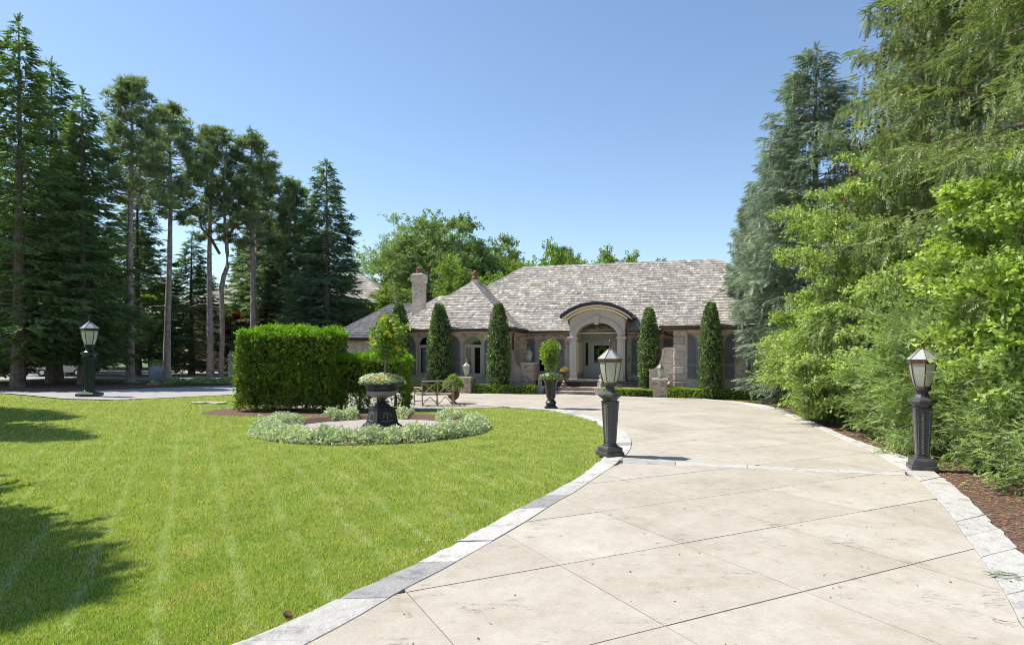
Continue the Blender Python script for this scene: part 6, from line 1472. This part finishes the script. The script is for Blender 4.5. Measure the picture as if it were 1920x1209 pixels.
def car(loc, rz, paint, label, suv=False):
    e = empty('parked_car', (loc[0], loc[1], 0.0), rz, label, 'car', 'cars parked on the neighbour drive')
    H = 1.68 if suv else 1.43; Lc = 4.7; w = 0.92
    low = [(-2.35,0.32),(2.3,0.32),(2.36,0.55),(2.30,0.78),(1.35,0.93),(0.9,0.98),(-1.8,1.0),(-2.25,0.96),(-2.38,0.6)]
    m = MB(); n = len(low)
    rows = []
    for y, k in ((-w, 0.97), (-w*1.0, 1.0), (w*1.0, 1.0), (w, 0.97)): rows.append([(x*k if abs(x) > 1.5 else x, y, 0.45+(z-0.45)*(k if z > 0.8 else 1)) for x, z in low])
    m.prism_y(low, -w, w); bd2 = m.build('body', paint, e, bevel=0.05)
    gh = [(1.30,0.93),(0.55,H-0.06),(0.25,H),(-1.0 if not suv else -1.7,H),(-1.35 if not suv else -2.05,H-0.08),(-2.05 if not suv else -2.3,0.98)]
    n = len(gh); vs = [(x, -w+0.05+(0.17 if z > 1.1 else 0), z) for x, z in gh]+[(x, w-0.05-(0.17 if z > 1.1 else 0), z) for x, z in gh]
    MB().add(vs, [tuple(range(n)), tuple(range(2*n-1,n-1,-1))]+[(i,n+i,n+(i+1)%n,(i+1)%n) for i in range(n)]).build('cabin', M['cardark'], e)
    MB().add([(x*0.985, y, z+0.012) for x, y, z in (vs[2:4]+[vs[n+3], vs[n+2]])], [(0,1,2,3)]).box(0.25-0.02,0.3,-w+0.22,w-0.22,H-0.02,H+0.01).build('roof', paint, e)
    for x in (-1.45, 1.42):
        for s in (-1, 1):
            t_ = MB(); t_.lathe([(0.18,-0.11),(0.31,-0.11),(0.335,-0.08),(0.335,0.08),(0.31,0.11),(0.18,0.11)], 24); me = t_.mesh('wheel', M['tyre'], True); o = link(bpy.data.objects.new('wheel', me), e); o.location = (x, s*(w-0.10), 0.335); o.rotation_euler = (R(90), 0, 0)
            r2 = MB().lathe([(0.02,-0.115),(0.2,-0.115),(0.22,-0.09),(0.22,0.09),(0.2,0.115),(0.02,0.115)], 12); o2 = r2.build('rim', M['chrome'], o)
    for s in (-1, 1):
        MB().box(2.18, 2.345, s*0.70-0.17, s*0.70+0.17, 0.66, 0.78).build('headlight', M['chrome'], e); MB().box(-2.39, -2.2, s*0.70-0.18, s*0.70+0.18, 0.74, 0.90).build('tail_light', M['redlens'], e)
    return e
M['cardark'] = mat('car_glass', (0.02,0.025,0.03), rough=0.08); M['tyre'] = mat('tyre', (0.02,0.02,0.02), rough=0.8); M['chrome'] = mat('alloy', (0.6,0.6,0.6), rough=0.25, metal=0.8)
M['redlens'] = mat('red_lens', (0.5,0.02,0.02), rough=0.2); M['paint_dark'] = mat('dark_car_paint', (0.02,0.022,0.03), rough=0.2); M['paint_silver'] = mat('silver_car_paint', (0.5,0.51,0.53), rough=0.28, metal=0.3); M['paint_blue'] = mat('blue_car_paint', (0.10,0.16,0.30), rough=0.25)
car((-34.6, 66.5), R(172), M['paint_dark'], 'dark saloon car parked between the second pine and the forked pine')
car((-40.0, 56.5), R(8), M['paint_silver'], 'silver car in the tree shade behind the left lamp post', True)
car((-45.0, 55.5), R(5), M['paint_blue'], 'blue car under the spruces at the far left')
nh = empty('neighbour_house', (-26.3, 70, 0), R(-4), 'two-storey brick house with grey hip roof behind the left trees', 'house')
MB().box(-10, 13.2, 0, 10, 0, 3.4).build('lower_wall', M['brick_red'], nh); MB().box(-10.001, 13.201, -0.02, 10, 3.4, 7.6).build('upper_wall', M['brick_tan'], nh)
r0 = MB(); e_ = 0.7
r0.add([(-10-e_,-e_,7.5),(13.2+e_,-e_,7.5),(13.2+e_,10+e_,7.5),(-10-e_,10+e_,7.5),(-5,5,11.4),(8.2,5,11.4)], [(0,1,5,4),(1,2,5),(2,3,4,5),(3,0,4),(3,2,1,0)]); nr = r0.build('roof', M['roofdeck'], nh)
s = MB(); g_ = random.Random(5)
def nface(p0, p1, t0, t1, rows=14, wd=0.5):
    p0, p1, t0, t1 = map(Vector, (p0, p1, t0, t1)); nn = (p1-p0).cross(t0-p0).normalized()
    for r_ in range(rows):
        a0, b0 = p0.lerp(t0, r_/rows), p1.lerp(t1, r_/rows); a1, b1 = p0.lerp(t0, (r_+1)/rows), p1.lerp(t1, (r_+1)/rows); L_ = (b0-a0).length; k = max(1, int(L_/wd))
        for i in range(k):
            f0, f1 = i/k, (i+0.97)/k; s.add([a0.lerp(b0,f0)+nn*0.05, a0.lerp(b0,f1)+nn*0.05, a1.lerp(b1,f1)+nn*0.015, a1.lerp(b1,f0)+nn*0.015, a0.lerp(b0,f0), a0.lerp(b0,f1)], [(0,1,2,3),(4,5,1,0)])
nface((-10.7,-.7,7.5),(13.9,-.7,7.5),(-5,5,11.4),(8.2,5,11.4)); nface((13.9,-.7,7.5),(13.9,10.7,7.5),(8.2,5,11.4),(8.2,5.01,11.4))
tag(s.build('shingle', M['shingle'], nr), kind='stuff')
MB().box(-10.72, 13.92, -0.82, -0.68, 7.32, 7.52).box(13.88, 14.0, -0.7, 10.7, 7.32, 7.52).build('gutter', M['gutter'], nh)
for x, z in ((11.2, 4.6), (7.6, 4.6), (3.0, 4.6), (-2, 4.6), (11.0, 1.0), (6.5, 1.0), (1.0, 1.0), (-5, 1.0)):
    m = MB(); ring(m, [(x,z),(x+1.3,z),(x+1.3,z+1.7),(x,z+1.7)], 0.09, -0.09, -0.02); m.box(x+0.62, x+0.68, -0.08, -0.03, z+0.09, z+1.61); w_ = m.build('window', M['stucco_cream'], nh); MB().box(x+0.09, x+1.21, -0.05, -0.025, z+0.09, z+1.61).build('pane', M['glass'], w_)
    MB().box(x+0.05, x+1.25, -0.024, -0.021, z+0.05, z+1.65).build('dark_backing', M['dark'], w_)  # dark sheet on the wall behind the glass stands for an unlit room

# ------------------------------------------------------------------ little things
for k, (x, y, r_) in enumerate(((373, 757, 0.22), (392, 756, 0.2), (409, 757.5, 0.26))):
    a = G(x, y); q = [(a[0]+r_*random.uniform(0.8,1.2)*math.cos(t_)*1.3, a[1]+r_*random.uniform(0.8,1.2)*math.sin(t_)) for t_ in np.linspace(0, 5.6, 9)]
    tag(MB().prism(q, -0.01, 0.07).build('stepping_stone', M['quoin'], None, bevel=0.01), ['flat stone in the grass, left one by the hedge', 'flat stone in the grass, middle one by the hedge', 'flat stone in the grass, nearest the hedge'][k], 'stone', 'flat stones beside the hedge')
def cone_obj(loc, s, rz, label):
    e = empty('pine_cone', (loc[0], loc[1], 0.035), rz, label, 'pine cone'); m = MB()
    for i in range(13):
        for k in range(8):
            t_ = i/12; rr_ = 0.022*math.sin(math.pi*(0.12+0.83*t_)); a = k*math.pi/4+i*0.4; c = (rr_*math.cos(a), -0.05+0.1*t_, rr_*math.sin(a)); o_ = (1.5*rr_*math.cos(a), -0.045+0.1*t_+0.012, 1.5*rr_*math.sin(a)); p_ = (-math.sin(a)*0.008, 0, math.cos(a)*0.008)
            m.add([(c[0]-p_[0],c[1],c[2]-p_[2]), (c[0]+p_[0],c[1],c[2]+p_[2]), o_], [(0,1,2)])
    m.lathe([(0.004,-0.02),(0.02,-0.005),(0.02,0.01),(0.004,0.02)], 8); m.build('scales', M['cones'], e); e.scale = (s,)*3; return e
cone_obj(G(540, 1160), 0.9, 0.9, 'brown fallen pine cone in the grass near the white curb')
def sprig(loc, rz, s, label, mt, n=26):
    e = empty('fallen_sprig', (loc[0], loc[1], 0.045), rz, label, 'twig'); g_ = np.random.default_rng(5); t_ = g_.random(n); sd_ = g_.choice([-1, 1], n)
    P = np.c_[sd_*0.12*(1-t_)*g_.random(n), t_*0.4, 0.01+0.02*g_.random(n)]; V, F = scatter(SPRN[0], P, np.c_[sd_*0.8, np.ones(n), np.zeros(n)], np.tile([0,0,1.0],(n,1)), 0.14); np_obj('needles', V, F, mt, e)
    MB().tube([(0,-0.1,0.01),(0,0.4,0.015)], 0.004, 4).build('stalk', M['twig'], e); e.scale = (s,)*3
sprig(G(1912, 1090), R(75), 0.55, 'green conifer sprig lying on the pale curb at the right edge', M['spruce_dark'])
sprig(G(1898, 1178), R(62), 0.3, 'small dry sprig on the curb at the lower right', M['cones'], 6)
sprig(G(770, 1163), R(40), 0.13, 'tiny green weed sprig in the slab joint near the curb', M['hedge'], 14)
# dead branches poking from the conifers
m = MB(); 
for k in range(26):
    a = np.array([random.uniform(8.0, 10.0), 0, random.uniform(0.5, 1.7)]); a[1] = 10.5+(a[0]-8.0)*4.2+random.uniform(-.6, .6); a[0] += 0.2
    b_ = a+np.array([random.uniform(-1.6, -0.4), random.uniform(-0.8, 0.3), random.uniform(-0.3, 0.5)]); m.tube([tuple(a), tuple((a+b_)/2+[0,0,0.06]), tuple(b_)], [0.018,0.011,0.004], 4)
tag(m.build('dead_twigs', M['twig']), 'bare dry twigs poking out of the conifers behind the lamp post', 'twigs', kind='stuff')
sc.cycles.max_bounces = 8; sc.cycles.transparent_max_bounces = 8
